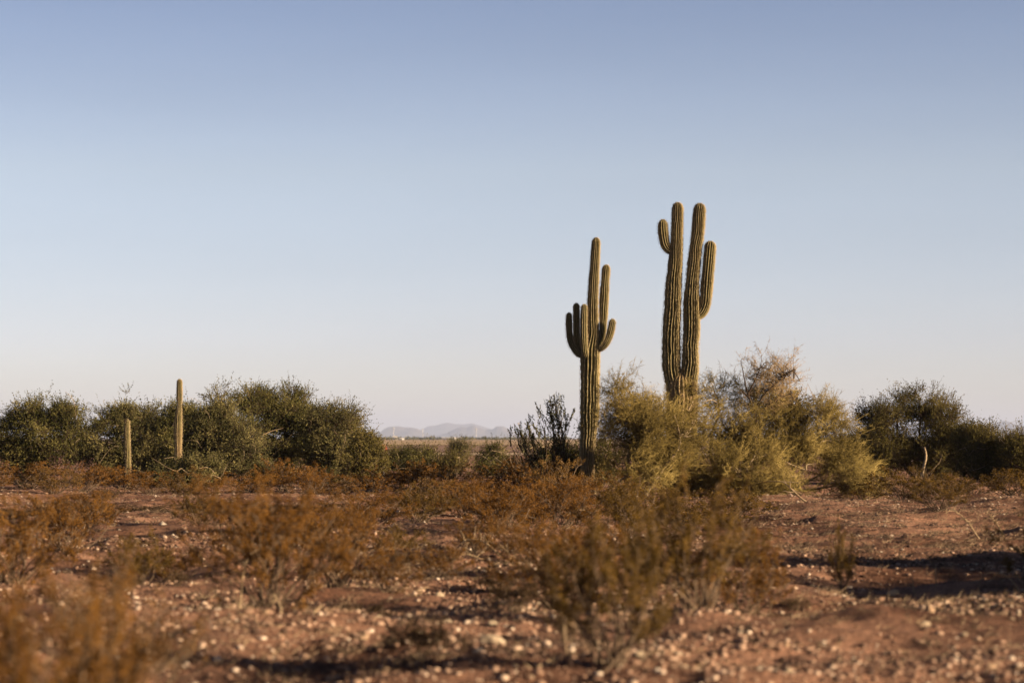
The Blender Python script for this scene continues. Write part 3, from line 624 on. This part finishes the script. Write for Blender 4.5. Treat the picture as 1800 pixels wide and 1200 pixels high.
# ---- creosote bushes
def creosote_meshes(seed, h, wd, n_st, leaf, k_tw, k_lf, mat, sub=4):
    rs = np.random.RandomState(seed)
    foot = rs.normal(size=(n_st, 3)) * [.06, .06, 0]; foot[:, 2] = -.03
    an = rs.uniform(0, 2 * math.pi, n_st); q = rs.uniform(.15, 1, n_st) ** .75
    tip = np.stack([np.cos(an) * q * wd / 2, np.sin(an) * q * wd / 2, h * (.92 - .38 * q ** 2) * rs.uniform(.62, 1.0, n_st)], 1)
    c = curves(foot, tip, 10, .09, rs); g1 = Geo(); tubes(g1, c, np.linspace(.010, .004, 10)[None].repeat(n_st, 0), 4)
    # side branches that fork off the upper half of each stem
    ar = np.arange(n_st)[:, None]; T = rs.uniform(4, 9, (n_st, sub)); i0 = np.floor(T).astype(int).clip(0, 8); f = (T - i0)[..., None]
    b0 = (c[ar, i0] * (1 - f) + c[ar, i0 + 1] * f).reshape(-1, 3); nb = len(b0)
    bd = unit(np.repeat(unit(tip - foot), sub, 0) * .6 + rs.normal(size=(nb, 3)) * [.6, .6, .35] + [0, 0, .2]); b1 = b0 + bd * rs.uniform(.15, .38, (nb, 1)) * h
    bc = curves(b0, b1, 5, .08, rs); tubes(g1, bc, np.linspace(.005, .002, 5)[None].repeat(nb, 0), 3)
    N = nb * k_tw; t = rs.uniform(.25, 1.0, (nb, k_tw, 1)); s0 = (b0[:, None] + (b1 - b0)[:, None] * t).reshape(-1, 3)
    sd = unit(np.repeat(bd, k_tw, 0) * .5 + rs.normal(size=(N, 3)) * .7); s1 = s0 + sd * rs.uniform(.03, .09, (N, 1)) * h
    spikes(g1, s0, s1, .002)
    g2 = Geo(); t = rs.uniform(.0, 1.1, (N, k_lf, 1)); lp = (s0[:, None] + (s1 - s0)[:, None] * t).reshape(-1, 3) + rs.normal(size=(N * k_lf, 3)) * .012 * h
    ld = np.repeat(sd, k_lf, 0) + rs.normal(size=lp.shape) * .8
    hue = np.repeat(np.repeat(rs.rand(n_st), sub * k_tw), k_lf)
    sz = rs.uniform(.6, 1.3, len(lp)); leaves(g2, lp, ld, leaf * sz, leaf * .6 * sz, rs, 0, hue * .4 + rs.rand(len(lp)) * .6)
    a = g1.build("stems", M_stem); b = g2.build("foliage", mat)
    ma, mb = a.data, b.data; bpy.data.objects.remove(a); bpy.data.objects.remove(b)
    return ma, mb
NEAR_SPARSE = 4
far_var = [creosote_meshes(500 + i, 1.0, 1.5, 30, .028, 7, 9, (M_cre, M_cre, M_creb, M_cre, M_cre2, M_cre2)[i]) for i in range(6)]
near_var = [creosote_meshes(520 + i, 1.0, 1.5, 26, .018, 14, 12, M_cre if i < 2 else M_cre2, 4) for i in range(4)]
near_var.append(creosote_meshes(540, 1.0, 1.5, 34, .014, 9, 8, M_cre, 4))
def creosote(x, D, h, wd, label, var, rot, near=False, group="creosote bushes", tilt=0):
    X0 = gx(x, D); o = thing("creosote_bush", label, "bush", (X0, D, gz(X0, D)), group)
    ma, mb = (near_var if near else far_var)[var]
    for nm, me in (("stems", ma), ("foliage", mb)):
        c = bpy.data.objects.new(nm, me); col.objects.link(c); c.parent = o
    o.scale = (wd / 1.5, wd / 1.5, h); o.rotation_euler = (0, tilt, rot)
    return o
CR = [  # x, D, height, width, label, variant
 (-30, 68, .75, 1.5, "rust orange bush at the far left end of the middle row", 0),
 (45, 71, .8, 1.4, "orange bush below the broad left tree's dark hollow", 1),
 (95, 66, .85, 1.3, "orange bush with pale twigs a little right of the broad left tree's trunk", 2),
 (150, 70, .7, 1.3, "low orange bush left of the slim short saguaro", 3),
 (222, 73, .85, 1.5, "bright orange bush hiding the foot of the slim short saguaro", 0),
 (268, 70, .7, 1.2, "brown-orange bush midway between the two armless saguaros", 1),
 (330, 67, .7, 1.4, "orange bush under the low dark shrub below the pinched saguaro", 2),
 (440, 66, .75, 1.5, "orange bush below the grey-green spiky tree", 3),
 (500, 69, .85, 1.4, "full orange bush below the highest dark tree", 0),
 (552, 66, .8, 1.4, "orange bush below the sloping tree, left one of two", 1),
 (600, 70, .85, 1.3, "orange bush below the sloping tree, right one of two", 2),
 (655, 66, .7, 1.3, "orange bush in front of the round green shrub", 3),
 (700, 74, .65, 1.2, "low orange bush at the foot of the large dark gap shrub", 0),
 (738, 68, .85, 1.4, "orange bush in front of the large dark gap shrub", 1),
 (790, 72, .8, 1.4, "orange bush in front of the yellow-green shrub", 2),
 (842, 68, .85, 1.4, "orange bush just left of the pale dead stem", 3),
 (895, 72, .9, 1.4, "orange bush just right of the pale dead stem", 0),
 (940, 67, .95, 1.4, "orange bush in front of the low brown shrub", 1),
 (985, 62, .95, 1.4, "orange bush at the lower left of the five-armed saguaro", 2),
 (1050, 58, .85, 1.4, "orange bush in front of the foot of the five-armed saguaro", 3),
 (705, 56, .7, 1.2, "orange bush at the end of the bare dirt strip", 1),
 (770, 52, .7, 1.3, "orange bush in the second row, below the yellow-green shrub", 2),
 (860, 50, .7, 1.3, "orange bush in the second row, below the pale dead stem", 3),
 (925, 47, .8, 1.3, "orange bush in the second row, left of the arched dry twigs", 0),
 (1120, 49, .85, 1.5, "olive bush below the feathery palo verde", 4),
 (1195, 44, .8, 1.5, "olive bush in front of the twin saguaro's foot", 5),
 (1270, 47, .7, 1.5, "olive bush under the largest palo verde's left half", 4),
 (1520, 66, .7, 1.5, "brown bush at the right foot of the largest palo verde", 4),
 (1590, 63, .7, 1.4, "brown bush in front of the pale bare trunk", 5),
 (1655, 68, .8, 1.4, "brown bush right of the pale bare trunk", 4),
 (1715, 64, .7, 1.3, "brown bush in front of the lower olive tree", 5),
 (1785, 62, .8, 1.4, "brown bush at the right edge of the middle row", 4),
]
for i, (x, D, h, wd, lb, v) in enumerate(CR): creosote(x, D * .94, h * (.72, 1.05, .85, 1.2, .9)[i % 5], wd * (1.2, 1.5, 1.3)[i % 3], lb, v, i * 1.7)
FG = [
 (50, 10.2, 1.28, 1.05, "nearest blurred brown bush, in the lower left corner", 0),
 (185, 13.0, 1.08, 1.0, "blurred orange bush just right of the lower left corner bush", NEAR_SPARSE),
 (20, 24, .95, 1.5, "blurred orange bush at the left edge below the dirt strip", 1),
 (115, 33, .95, 1.5, "orange bush with pale crossed twigs standing before the dirt strip", 0),
 (245, 26, .6, .9, "low blurred brown bush left of the one left of centre", 2),
 (475, 18.7, 1.10, 1.30, "blurred orange bush left of centre with pale split branches at its foot", 1),
 (470, 29, .98, 1.5, "tall orange bush rising behind the one left of centre", 0),
 (590, 24, .95, 1.1, "blurred orange bush touching the one left of centre on its right", 0),
 (640, 40, .72, 1.6, "orange bush hiding the right end of the dirt strip", 1),
 (735, 44, .72, 1.4, "brown-orange bush below the large dark gap shrub, in front of the shaded strip", 3),
 (815, 47, .85, 1.3, "orange bush rising in front of the two orange rows at the centre", 0),
 (925, 30, .62, .9, "low orange bush just right of the central dead brush", 1),
 (1035, 27, .80, 1.1, "orange bush behind the forked-stem bush, beside the arched dry twigs", 0),
 (1160, 25, .80, 1.0, "brown bush behind the tall blurred olive bush, on its left", 3),
 (700, 33, .5, 1.0, "small low brown bush left of the central dead brush", 2),
 (300, 29, .5, .9, "small rusty bush between the dirt strip and the left of centre bush", 0),
 (150, 39, .6, 1.2, "rusty bush just behind the one with pale crossed twigs", 1),
 (420, 36, .55, 1.1, "rusty bush in line behind the left of centre bush, on its left", 1),
 (550, 34, .65, 1.2, "rusty bush in line behind the left of centre bush, on its right", 0),
 (770, 27, .42, .8, "small rusty bush at the near left end of the central dead brush", 0),
 (680, 24, .42, .7, "small rusty bush on bright gravel right of the bush touching the left of centre one", 1),
 (835, 31, .5, .9, "small rusty bush growing through the central dead brush", 1),
 (900, 42, .7, 1.3, "rusty bush filling the gap between the two orange bushes above the central dead brush", 0),
 (1010, 44, .7, 1.3, "rusty bush just before the foot of the five-armed saguaro", 1),
 (350, 38, .62, 1.1, "low brown bush standing before the dirt strip", 3),
 (1075, 15.0, .98, 1.05, "blurred brown bush with a forked dark stem, low in the centre right", 3),
 (975, 21, .80, 1.1, "blurred orange bush left of the forked-stem bush", 1),
 (870, 36, .8, 1.5, "orange bush above the central dead brush, left one of two", 0),
 (980, 38, .95, 1.6, "orange bush above the central dead brush, right one of two", 1),
 (1110, 33, .95, 1.4, "olive bush in front of the feathery palo verde", 3),
 (1225, 18.5, 1.15, 1.05, "tall blurred olive bush between the forked-stem bush and the long shadow", 2),
 (1300, 20.5, .85, 1.0, "blurred orange bush at the left end of the long right shadow", 1),
 (1478, 25, .78, .42, "slender blurred olive sprig in front of the long right shadow", 2),
 (1835, 25, 1.05, 1.3, "blurred brown bush cut by the right edge, behind the arched dry branch", 3),
 (1650, 45, .6, 1.5, "low brown bush on the stony slope beyond the long right shadow", 3),
]
for i, (x, D, h, wd, lb, v) in enumerate(FG): creosote(x, D, h, wd, lb, v, i * 2.1 + .4, True, "blurred creosote bushes of the foreground")

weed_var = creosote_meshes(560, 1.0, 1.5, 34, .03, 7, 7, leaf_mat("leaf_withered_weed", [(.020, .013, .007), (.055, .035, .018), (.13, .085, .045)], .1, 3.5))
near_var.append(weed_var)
for i, (x, y, h, wd, lb) in enumerate([(228, 1046, .17, .30, "small black withered weed left of the bush left of centre, outer one of two"), (314, 1040, .17, .26, "small black withered weed left of the bush left of centre, inner one of two"),
        (905, 1092, .30, .55, "dark withered weed added to cast the central shadow, at its right end"), (1000, 1140, .26, .40, "dark withered weed between the largest pale stone and the forked-stem bush"),  # the weed by the central shadow is added to cast it
        (745, 1172, .28, .60, "dark withered weed added to cast the lowest shadow, at its right end"), (700, 985, .25, .5, "dark withered weed left of the twiggy patch"),  # weed at the lowest shadow's end is put in as its caster
        (860, 1015, .2, .5, "low dark weed at the near side of the twiggy patch"), (640, 1090, .16, .5, "low dark weed inside the central shadow"), (1395, 1058, .12, .35, "flat dark weed by the short shadows on the right"),
        (1345, 1085, .12, .3, "flat dark weed just under the blurred orange bush at the shadow's end"), (190, 882, .45, .8, "dark grey weed at the left end of the bare dirt strip")]):
    creosote(x, CAM_H * FPX / (y - 770), h, wd, lb, 5, i * 1.3, True, "withered weeds on the gravel")
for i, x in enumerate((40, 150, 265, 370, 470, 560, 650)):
    creosote(x, 46.5 + (i % 3) * .5, .22, 1.9, "flat dark weed mat added for the shadow line along the near edge of the bare dirt strip", 5, i * 1.9, True, "flat weeds added for the shadow line below the dirt strip")  # low dark weeds added in place of a cast shadow along the strip

# ------------------------------------------------------------------ stones, twigs, dry grass
ICO = None
def ico(sub):
    import bmesh
    bm = bmesh.new(); bmesh.ops.create_icosphere(bm, subdivisions=sub, radius=1)
    v = np.array([x.co[:] for x in bm.verts]); f = np.array([[a.index for a in x.verts] for x in bm.faces]); bm.free(); return v, f
M_peb = stone_mat("gravel_stones", [(0, (.05, .027, .019)), (.3, (.13, .073, .050)), (.6, (.24, .148, .103)), (.84, (.35, .235, .168)), (.94, (.44, .33, .25)), (1, (.55, .46, .37))])
def gravel():
    rs = np.random.RandomState(77); g = Geo()
    iv, if_ = ico(1)
    ov = np.array([(1, 0, 0), (0, 1, 0), (-1, 0, 0), (0, -1, 0), (0, 0, 1.)]); of = np.array([(0, 1, 4), (1, 2, 4), (2, 3, 4), (3, 0, 4)])
    for n, r0, r1, s0, s1, bv, bf in ((30000, 11.5, 22, .008, .034, iv, if_), (30000, 20, 36, .011, .040, iv, if_), (30000, 33, 75, .020, .060, ov, of)):
        D = np.sqrt(rs.uniform(r0 ** 2, r1 ** 2, n)); x = rs.uniform(-.26, .26, n) * D
        den = vnoise(x * .8, D * .5, 12) ; keep = rs.rand(n) < den * 2.0 - .22
        D = D[keep]; x = x[keep]; n = len(D)
        sz = s0 + (s1 - s0) * rs.rand(n) ** 5.0
        sc_ = np.stack([sz * rs.uniform(.8, 1.5, n), sz * rs.uniform(.8, 1.5, n), sz * rs.uniform(.5, .95, n)], 1)
        a = rs.uniform(0, 6.28, n); ca, sa = np.cos(a)[:, None], np.sin(a)[:, None]
        b = bv[None] * sc_[:, None] * rs.uniform(.72, 1.22, (n, len(bv), 1))
        X = b[..., 0] * ca - b[..., 1] * sa; Y = b[..., 0] * sa + b[..., 1] * ca
        v = np.stack([X + x[:, None], Y + D[:, None], b[..., 2] + (ground_z(x, D) + sz * .15)[:, None]], -1)
        f = (np.arange(n)[:, None, None] * len(bv) + bf[None]).reshape(-1, 3)
        r = np.clip(rs.rand(n) ** 1.25 + (rs.rand(n) < .03) * .4, 0, 1)
        g.add(v, f, 0, np.repeat(r, len(bf)))
    tag(g.build("gravel", M_peb), "reddish gravel and small stones strewn over the desert floor", "gravel", kind="stuff")
gravel()

def rock_mesh(seed, tall=1):
    rs = np.random.RandomState(seed); v, f = ico(3)
    d = unit(rs.normal(size=(11, 3))); h = rs.uniform(.62, .95, 11)
    for a, b in zip(d, h):
        k = v @ a; over = np.maximum(k - b, 0); v = v - over[:, None] * a
    v = v * (1 + (vnoise(v[:, 0] * 3 + 9, v[:, 1] * 3 + v[:, 2] * 2 + 5, seed) - .5)[:, None] * .22)
    v = v * [1, .85, .62 * tall]
    g = Geo(); g.add(v, f, 0, np.full(len(f), 0.)); return v, f
rocks = [rock_mesh(900 + i) for i in range(6)] + [rock_mesh(950, 2.2)]
def rock_m(name, c0, c1): return plain_mat(name, c0, c1, 7, .85, .8)
M_rk = [rock_m("pale_quartz", (0.234, 0.1755, 0.117), (0.39, 0.3185, 0.234)), rock_m("tan_rock", (0.221, 0.143, 0.091), (0.364, 0.26, 0.1755)), rock_m("brown_rock", (0.104, 0.0585, 0.039), (0.195, 0.117, 0.078))]
rock_me = {}
def rock(x, y, wpx, label, var=0, mat=0, rot=0., group="stones on the desert floor", sq=1.0):
    D = CAM_H * FPX / (y - 770); X0 = gx(x, D); r = wpx * S(D) / 2
    if (var, mat) not in rock_me:
        v, f = rocks[var]; g = Geo(); g.add(v, f); o = g.build("rock", M_rk[mat], smooth=False); rock_me[(var, mat)] = o.data; bpy.data.objects.remove(o)
    o = bpy.data.objects.new("rock", rock_me[(var, mat)]); col.objects.link(o)
    o.location = (X0, D, gz(X0, D) + r * .08); o.scale = (r, r, r * sq); o.rotation_euler = (0, 0, rot)
    return tag(o, label, "stone", group)
rock(862, 1146, 52, "largest pale stone, low in the middle of the foreground", 0, 0, .3)
rock(864, 1112, 26, "pale round stone just above the largest pale one", 1, 0, 1)
rock(785, 1108, 24, "pale stone left of the round one, on the lower bright gravel", 2, 0, 2)
rock(640, 1134, 26, "tan stone near the second shadow, left of the largest pale stone", 3, 1, 1)
rock(772, 1052, 20, "cream stone just above the long central shadow", 4, 0, .2)
rock(643, 1082, 17, "pale pebble lying inside the central shadow", 5, 0, .7)
rock(1122, 1182, 26, "pale stone right of the forked-stem bush, at the bottom edge", 1, 0, 3)
rock(1200, 1192, 22, "second pale stone right of the forked-stem bush", 2, 0, .1)
rock(1568, 1024, 25, "bright white stone on the near lip of the long right shadow", 3, 0, .4, sq=1.1)
rock(1720, 1035, 16, "small white stone beside the arched dry branch", 4, 0, 1.4)
rock(1630, 1108, 24, "upright tan stone standing alone on the right", 6, 1, .5, sq=1.0)
rock(1600, 1093, 20, "pale stone left of the upright one", 1, 0, 2.2)
rock(1760, 1100, 32, "flat tan stone right of the upright one", 2, 1, .9, sq=.7)
rock(1785, 1102, 18, "pale stone touching the flat tan one", 3, 0, .9)
rock(1623, 1132, 22, "pale round stone below the upright one", 4, 0, .4)
rock(1690, 1142, 22, "pale stone lower right of the upright one", 5, 0, 1.1)
rock(1393, 1070, 18, "pale stone by the left tip of the short right shadows", 0, 0, 1.9, sq=1.4)
rock(1737, 1186, 24, "tan stone close to the lower right corner", 1, 1, .6)
rock(1310, 1143, 20, "pale stone right of the tall blurred olive bush", 2, 0, .6)
rock(1495, 1170, 26, "tan stone at the bottom edge, right of centre", 5, 1, .6)
rock(335, 1180, 30, "half-buried tan stone at the bottom edge, right of the lower left corner bushes", 4, 1, .3, sq=.8)
rock(588, 1176, 34, "half-buried tan slab left of the largest pale stone, inside the lowest shadow", 2, 1, 1.2, sq=.6)
rock(1400, 1150, 30, "half-buried brown slab on the open gravel at the lower right", 3, 2, .5, sq=.7)
rock(1155, 1120, 24, "tan stone at the right foot of the forked-stem bush", 5, 1, .2)
rs = np.random.RandomState(60)
for i in range(170):
    y = 1200 - 230 * rs.rand() ** 1.3; x = rs.uniform(-30, 1830)
    rock(x, y, (8 + 13 * rs.rand() ** 2.5) * (y - 700) / 400, "small tan or brown stone lying loose on the gravel", rs.randint(0, 6), rs.choice([0, 1, 1, 2, 2]), rs.uniform(0, 6), "small loose stones on the gravel")

def scatter(name, label, n, regions, hgt, wd, mat, seed, blades=14, lean=.6):
    """tufts of dry grass or litter; regions rows (x0, x1, y0, y1) in photograph ground pixels"""
    rs = np.random.RandomState(seed); g = Geo(); A = []; B = []
    for (x0, x1, y0, y1, wgt) in regions:
        m = int(n * wgt); y = rs.uniform(y0, y1, m); D = CAM_H * FPX / (y - 770); x = gx(rs.uniform(x0, x1, m), D)
        zz = ground_z(x, D); c = np.stack([x, D, zz], 1)
        c = np.repeat(c, blades, 0) + rs.normal(size=(m * blades, 3)) * [.05, .05, 0]
        d = unit(rs.normal(size=c.shape) * [lean, lean, .2] + [0, 0, .7]); d[:, 2] = np.abs(d[:, 2])
        A.append(c); B.append(c + d * rs.uniform(.35, 1, (len(c), 1)) * hgt * np.repeat(rs.uniform(.5, 1.4, m), blades)[:, None])
    A = np.concatenate(A); B = np.concatenate(B)
    spikes(g, A, B, wd, 0, rs.rand(len(A))); tag(g.build(name, mat), label, "dry grass", kind="stuff")
M_grass = stone_mat("dry_grass_blades", [(0, (0.143, 0.0845, 0.052)), (.5, (0.273, 0.182, 0.1105)), (1, (0.429, 0.325, 0.208))])
scatter("dry_grass", "dry pale grass and twig litter over the desert floor", 700, [(540, 740, 955, 1030, .35), (640, 1000, 900, 1010, .4), (1330, 1520, 865, 960, .35), (350, 640, 1040, 1160, .12), (1500, 1820, 880, 960, .4), (0, 660, 862, 885, .5), (60, 420, 890, 940, .2), (1380, 1800, 1035, 1090, .25), (-20, 1820, 880, 1200, .5)], .13, .003, M_grass, 31, 9, .9)

M_litter = stone_mat("twig_litter", [(0, (.035, .022, .014)), (.6, (.09, .058, .036)), (1, (.20, .14, .09))])
scatter("twig_litter", "brown dead twigs and small withered weeds scattered over the ground", 1000, [(-20, 1820, 872, 960, 1.0), (-20, 1820, 960, 1190, .35), (-20, 680, 903, 911, .35), (700, 960, 940, 1010, .12), (1360, 1820, 880, 975, .6)], .16, .004, M_litter, 32, 11, 1.0)  # the narrow dense band of litter stands in for the left shadow line
def dead_branch(label, pts, D, r, seed, side=5, onground=True, name="dead_branch", mat=None):
    """a bent dry branch through photograph points, with side twigs"""
    rs = np.random.RandomState(seed); q = np.array([P(x, y, D) for x, y in pts]); q[:, 1] += np.linspace(0, .25, len(q))
    X0, Y0 = q[0, 0], q[0, 1]; org = np.array([X0, Y0, gz(X0, Y0)]); q[0, 2] = org[2] - .01 if onground else q[0, 2]
    c = catmull(np.c_[q, q[:, :1] * 0], .04)[:, :3]; g = Geo(); tubes(g, c[None], np.linspace(r, r * .35, len(c))[None], 6)
    if side:
        i = rs.randint(len(c) // 4, len(c) - 1, side); L = np.linalg.norm(c[-1] - c[0]) * .4
        tubes(g, curves(c[i], c[i] + unit(rs.normal(size=(side, 3)) + [0, 0, .5]) * L * rs.uniform(.5, 1, (side, 1)), 6, .1, rs), np.linspace(r * .5, r * .15, 6)[None].repeat(side, 0), 4)
    return tag(g.build(name, mat or M_dry, smooth=True, origin=None), label, "branch", "dry branches on the ground")
dead_branch("pale arched dry branch at the right edge below the long shadow", [(1800, 1050), (1782, 1022), (1762, 1008), (1742, 1008), (1730, 1022), (1729, 1040)], 24.5, .011, 1, 3)
dead_branch("second arched dry twig, right of the pale arched one", [(1806, 1045), (1795, 1018), (1780, 1012), (1770, 1024)], 24.3, .007, 2, 2)
dead_branch("small forked dry twig rising from the long right shadow's lip", [(1608, 1028), (1606, 1012), (1604, 990)], 25.4, .007, 3, 5)
dead_branch("grey forked twig standing inside the long right shadow", [(1646, 1018), (1648, 1000), (1652, 985)], 26.4, .007, 4, 5)
dead_branch("pale dead stem arching above the orange bushes of the gap", [(893, 852), (893, 832), (886, 818), (876, 808), (871, 808)], 70, .022, 5, 0)
dead_branch("arched dry twigs in the second row right of centre", [(985, 938), (992, 912), (1010, 898), (1030, 897), (1042, 905)], 38, .011, 6, 5)
dead_branch("fallen dry branch leaning at the foot of the largest palo verde", [(1418, 900), (1405, 872), (1385, 852), (1376, 846)], 52, .025, 7, 6)
dead_branch("dry brushy branch lying in the middle distance on the right", [(1722, 935), (1700, 915), (1685, 900), (1668, 888)], 38, .013, 8, 12)
dead_branch("dry brush lying just right of the tangled middle-distance branch", [(1765, 930), (1748, 912), (1735, 905)], 38.5, .011, 9, 12)
dead_branch("thick pale split branch at the left foot of the bush left of centre", [(450, 1108), (430, 1082), (412, 1060), (404, 1052)], 18.3, .016, 10, 3)
dead_branch("pale split branch lying across the foot of the bush left of centre", [(462, 1108), (452, 1080), (440, 1050), (410, 1044)], 18.5, .013, 11, 2)
dead_branch("pale branch arching over the right foot of the bush left of centre", [(492, 1110), (492, 1070), (478, 1050), (462, 1046)], 18.2, .013, 12, 2)
dead_branch("pale dry branch reaching right from the bush left of centre", [(505, 1125), (530, 1096), (552, 1075), (562, 1067)], 18.0, .013, 13, 4)
dead_branch("straw-coloured dry twigs flat on the ground right of that bush", [(520, 1118), (555, 1106), (585, 1104)], 18.1, .010, 14, 10)
dead_branch("long bent dry twig above the bush left of centre", [(420, 1020), (430, 990), (458, 965), (498, 972)], 21, .010, 15, 2)
dead_branch("curved dry branch at the bottom edge left of the forked-stem bush", [(910, 1206), (935, 1180), (965, 1165), (985, 1160)], 15.0, .012, 16, 3)
dead_branch("tall curved dry twig just left of the forked-stem bush", [(1014, 1190), (1000, 1160), (993, 1110), (998, 1078), (1020, 1066)], 15.6, .008, 17, 2)
dead_branch("flat dry branch in the twiggy patch at the centre", [(880, 962), (850, 952), (820, 950), (800, 968), (790, 990)], 30.5, .013, 18, 10)
dead_branch("dark dead brush in the twiggy patch at the centre", [(760, 1005), (790, 985), (820, 975), (850, 985)], 29.0, .009, 19, 18)
dead_branch("dark dead brush at the right side of the twiggy patch", [(905, 1012), (898, 985), (890, 960)], 28.5, .008, 20, 16)
dead_branch("dry branch crossing the dark tree foliage above the left orange row", [(462, 764), (478, 757), (497, 752)], 79, .013, 21, 0, False)
dead_branch("pale crossed twigs in front of the dirt strip on the left", [(120, 930), (140, 905), (158, 892)], 43, .010, 22, 5)
dead_branch("forked pale stem at the base of the dirt strip, far left", [(92, 915), (80, 895), (60, 885)], 44, .010, 23, 5)

# ------------------------------------------------------------------ rusty disc sign behind the round shrub
D = 82; q = P(674, 791, D); o = thing("round_sign", "rust red round disc sign at the right edge of the left trees", "sign", (q[0], D, gz(q[0], D)))
g = Geo(); k = 40; an = np.arange(k) * 2 * math.pi / k; r = 10 * S(D); zc = q[2] - gz(q[0], D)
ring = np.stack([np.cos(an) * r * .99, 0 * an, np.sin(an) * r * .99], 1)
v = np.concatenate([ring + [0, -.012, zc], ring + [0, .012, zc], [[0, -.012, zc]], [[0, .012, zc]]])
i = np.arange(k); j = (i + 1) % k
g.add(v, np.stack([i, j, j + k, i + k], 1)); g.add(v, np.concatenate([np.stack([j, i, i * 0 + 2 * k], 1), np.stack([i + k, j + k, i * 0 + 2 * k + 1], 1)]))
dsc = g.build("disc", plain_mat("rust_red", (.09, .024, .012), (.16, .045, .022), 6, .8), o); dsc.rotation_euler = (0, 0, R(52))
g = Geo(); tubes(g, [[(0, .05, -.1), (0, .05, .8), (0, .05, zc + r)]], [[.03, .03, .03]], 8); g.build("post", M_grey, o)

# ------------------------------------------------------------------ haze
def haze():
    m, n, l = new_mat("haze_air"); v = n.new("ShaderNodeVolumePrincipled")
    v.inputs['Color'].default_value = (.42, .51, .75, 1); v.inputs['Density'].default_value = 5.6e-5; v.inputs['Anisotropy'].default_value = .0
    o = n.new("ShaderNodeOutputMaterial"); l.new(v.outputs[0], o.inputs['Volume'])
    g = Geo(); box(g, (-45000, -45000, -2), (45000, 45000, 320)); h = g.build("haze", m); tag(h, "thin pale haze over the whole plain", "haze", kind="stuff")
haze()
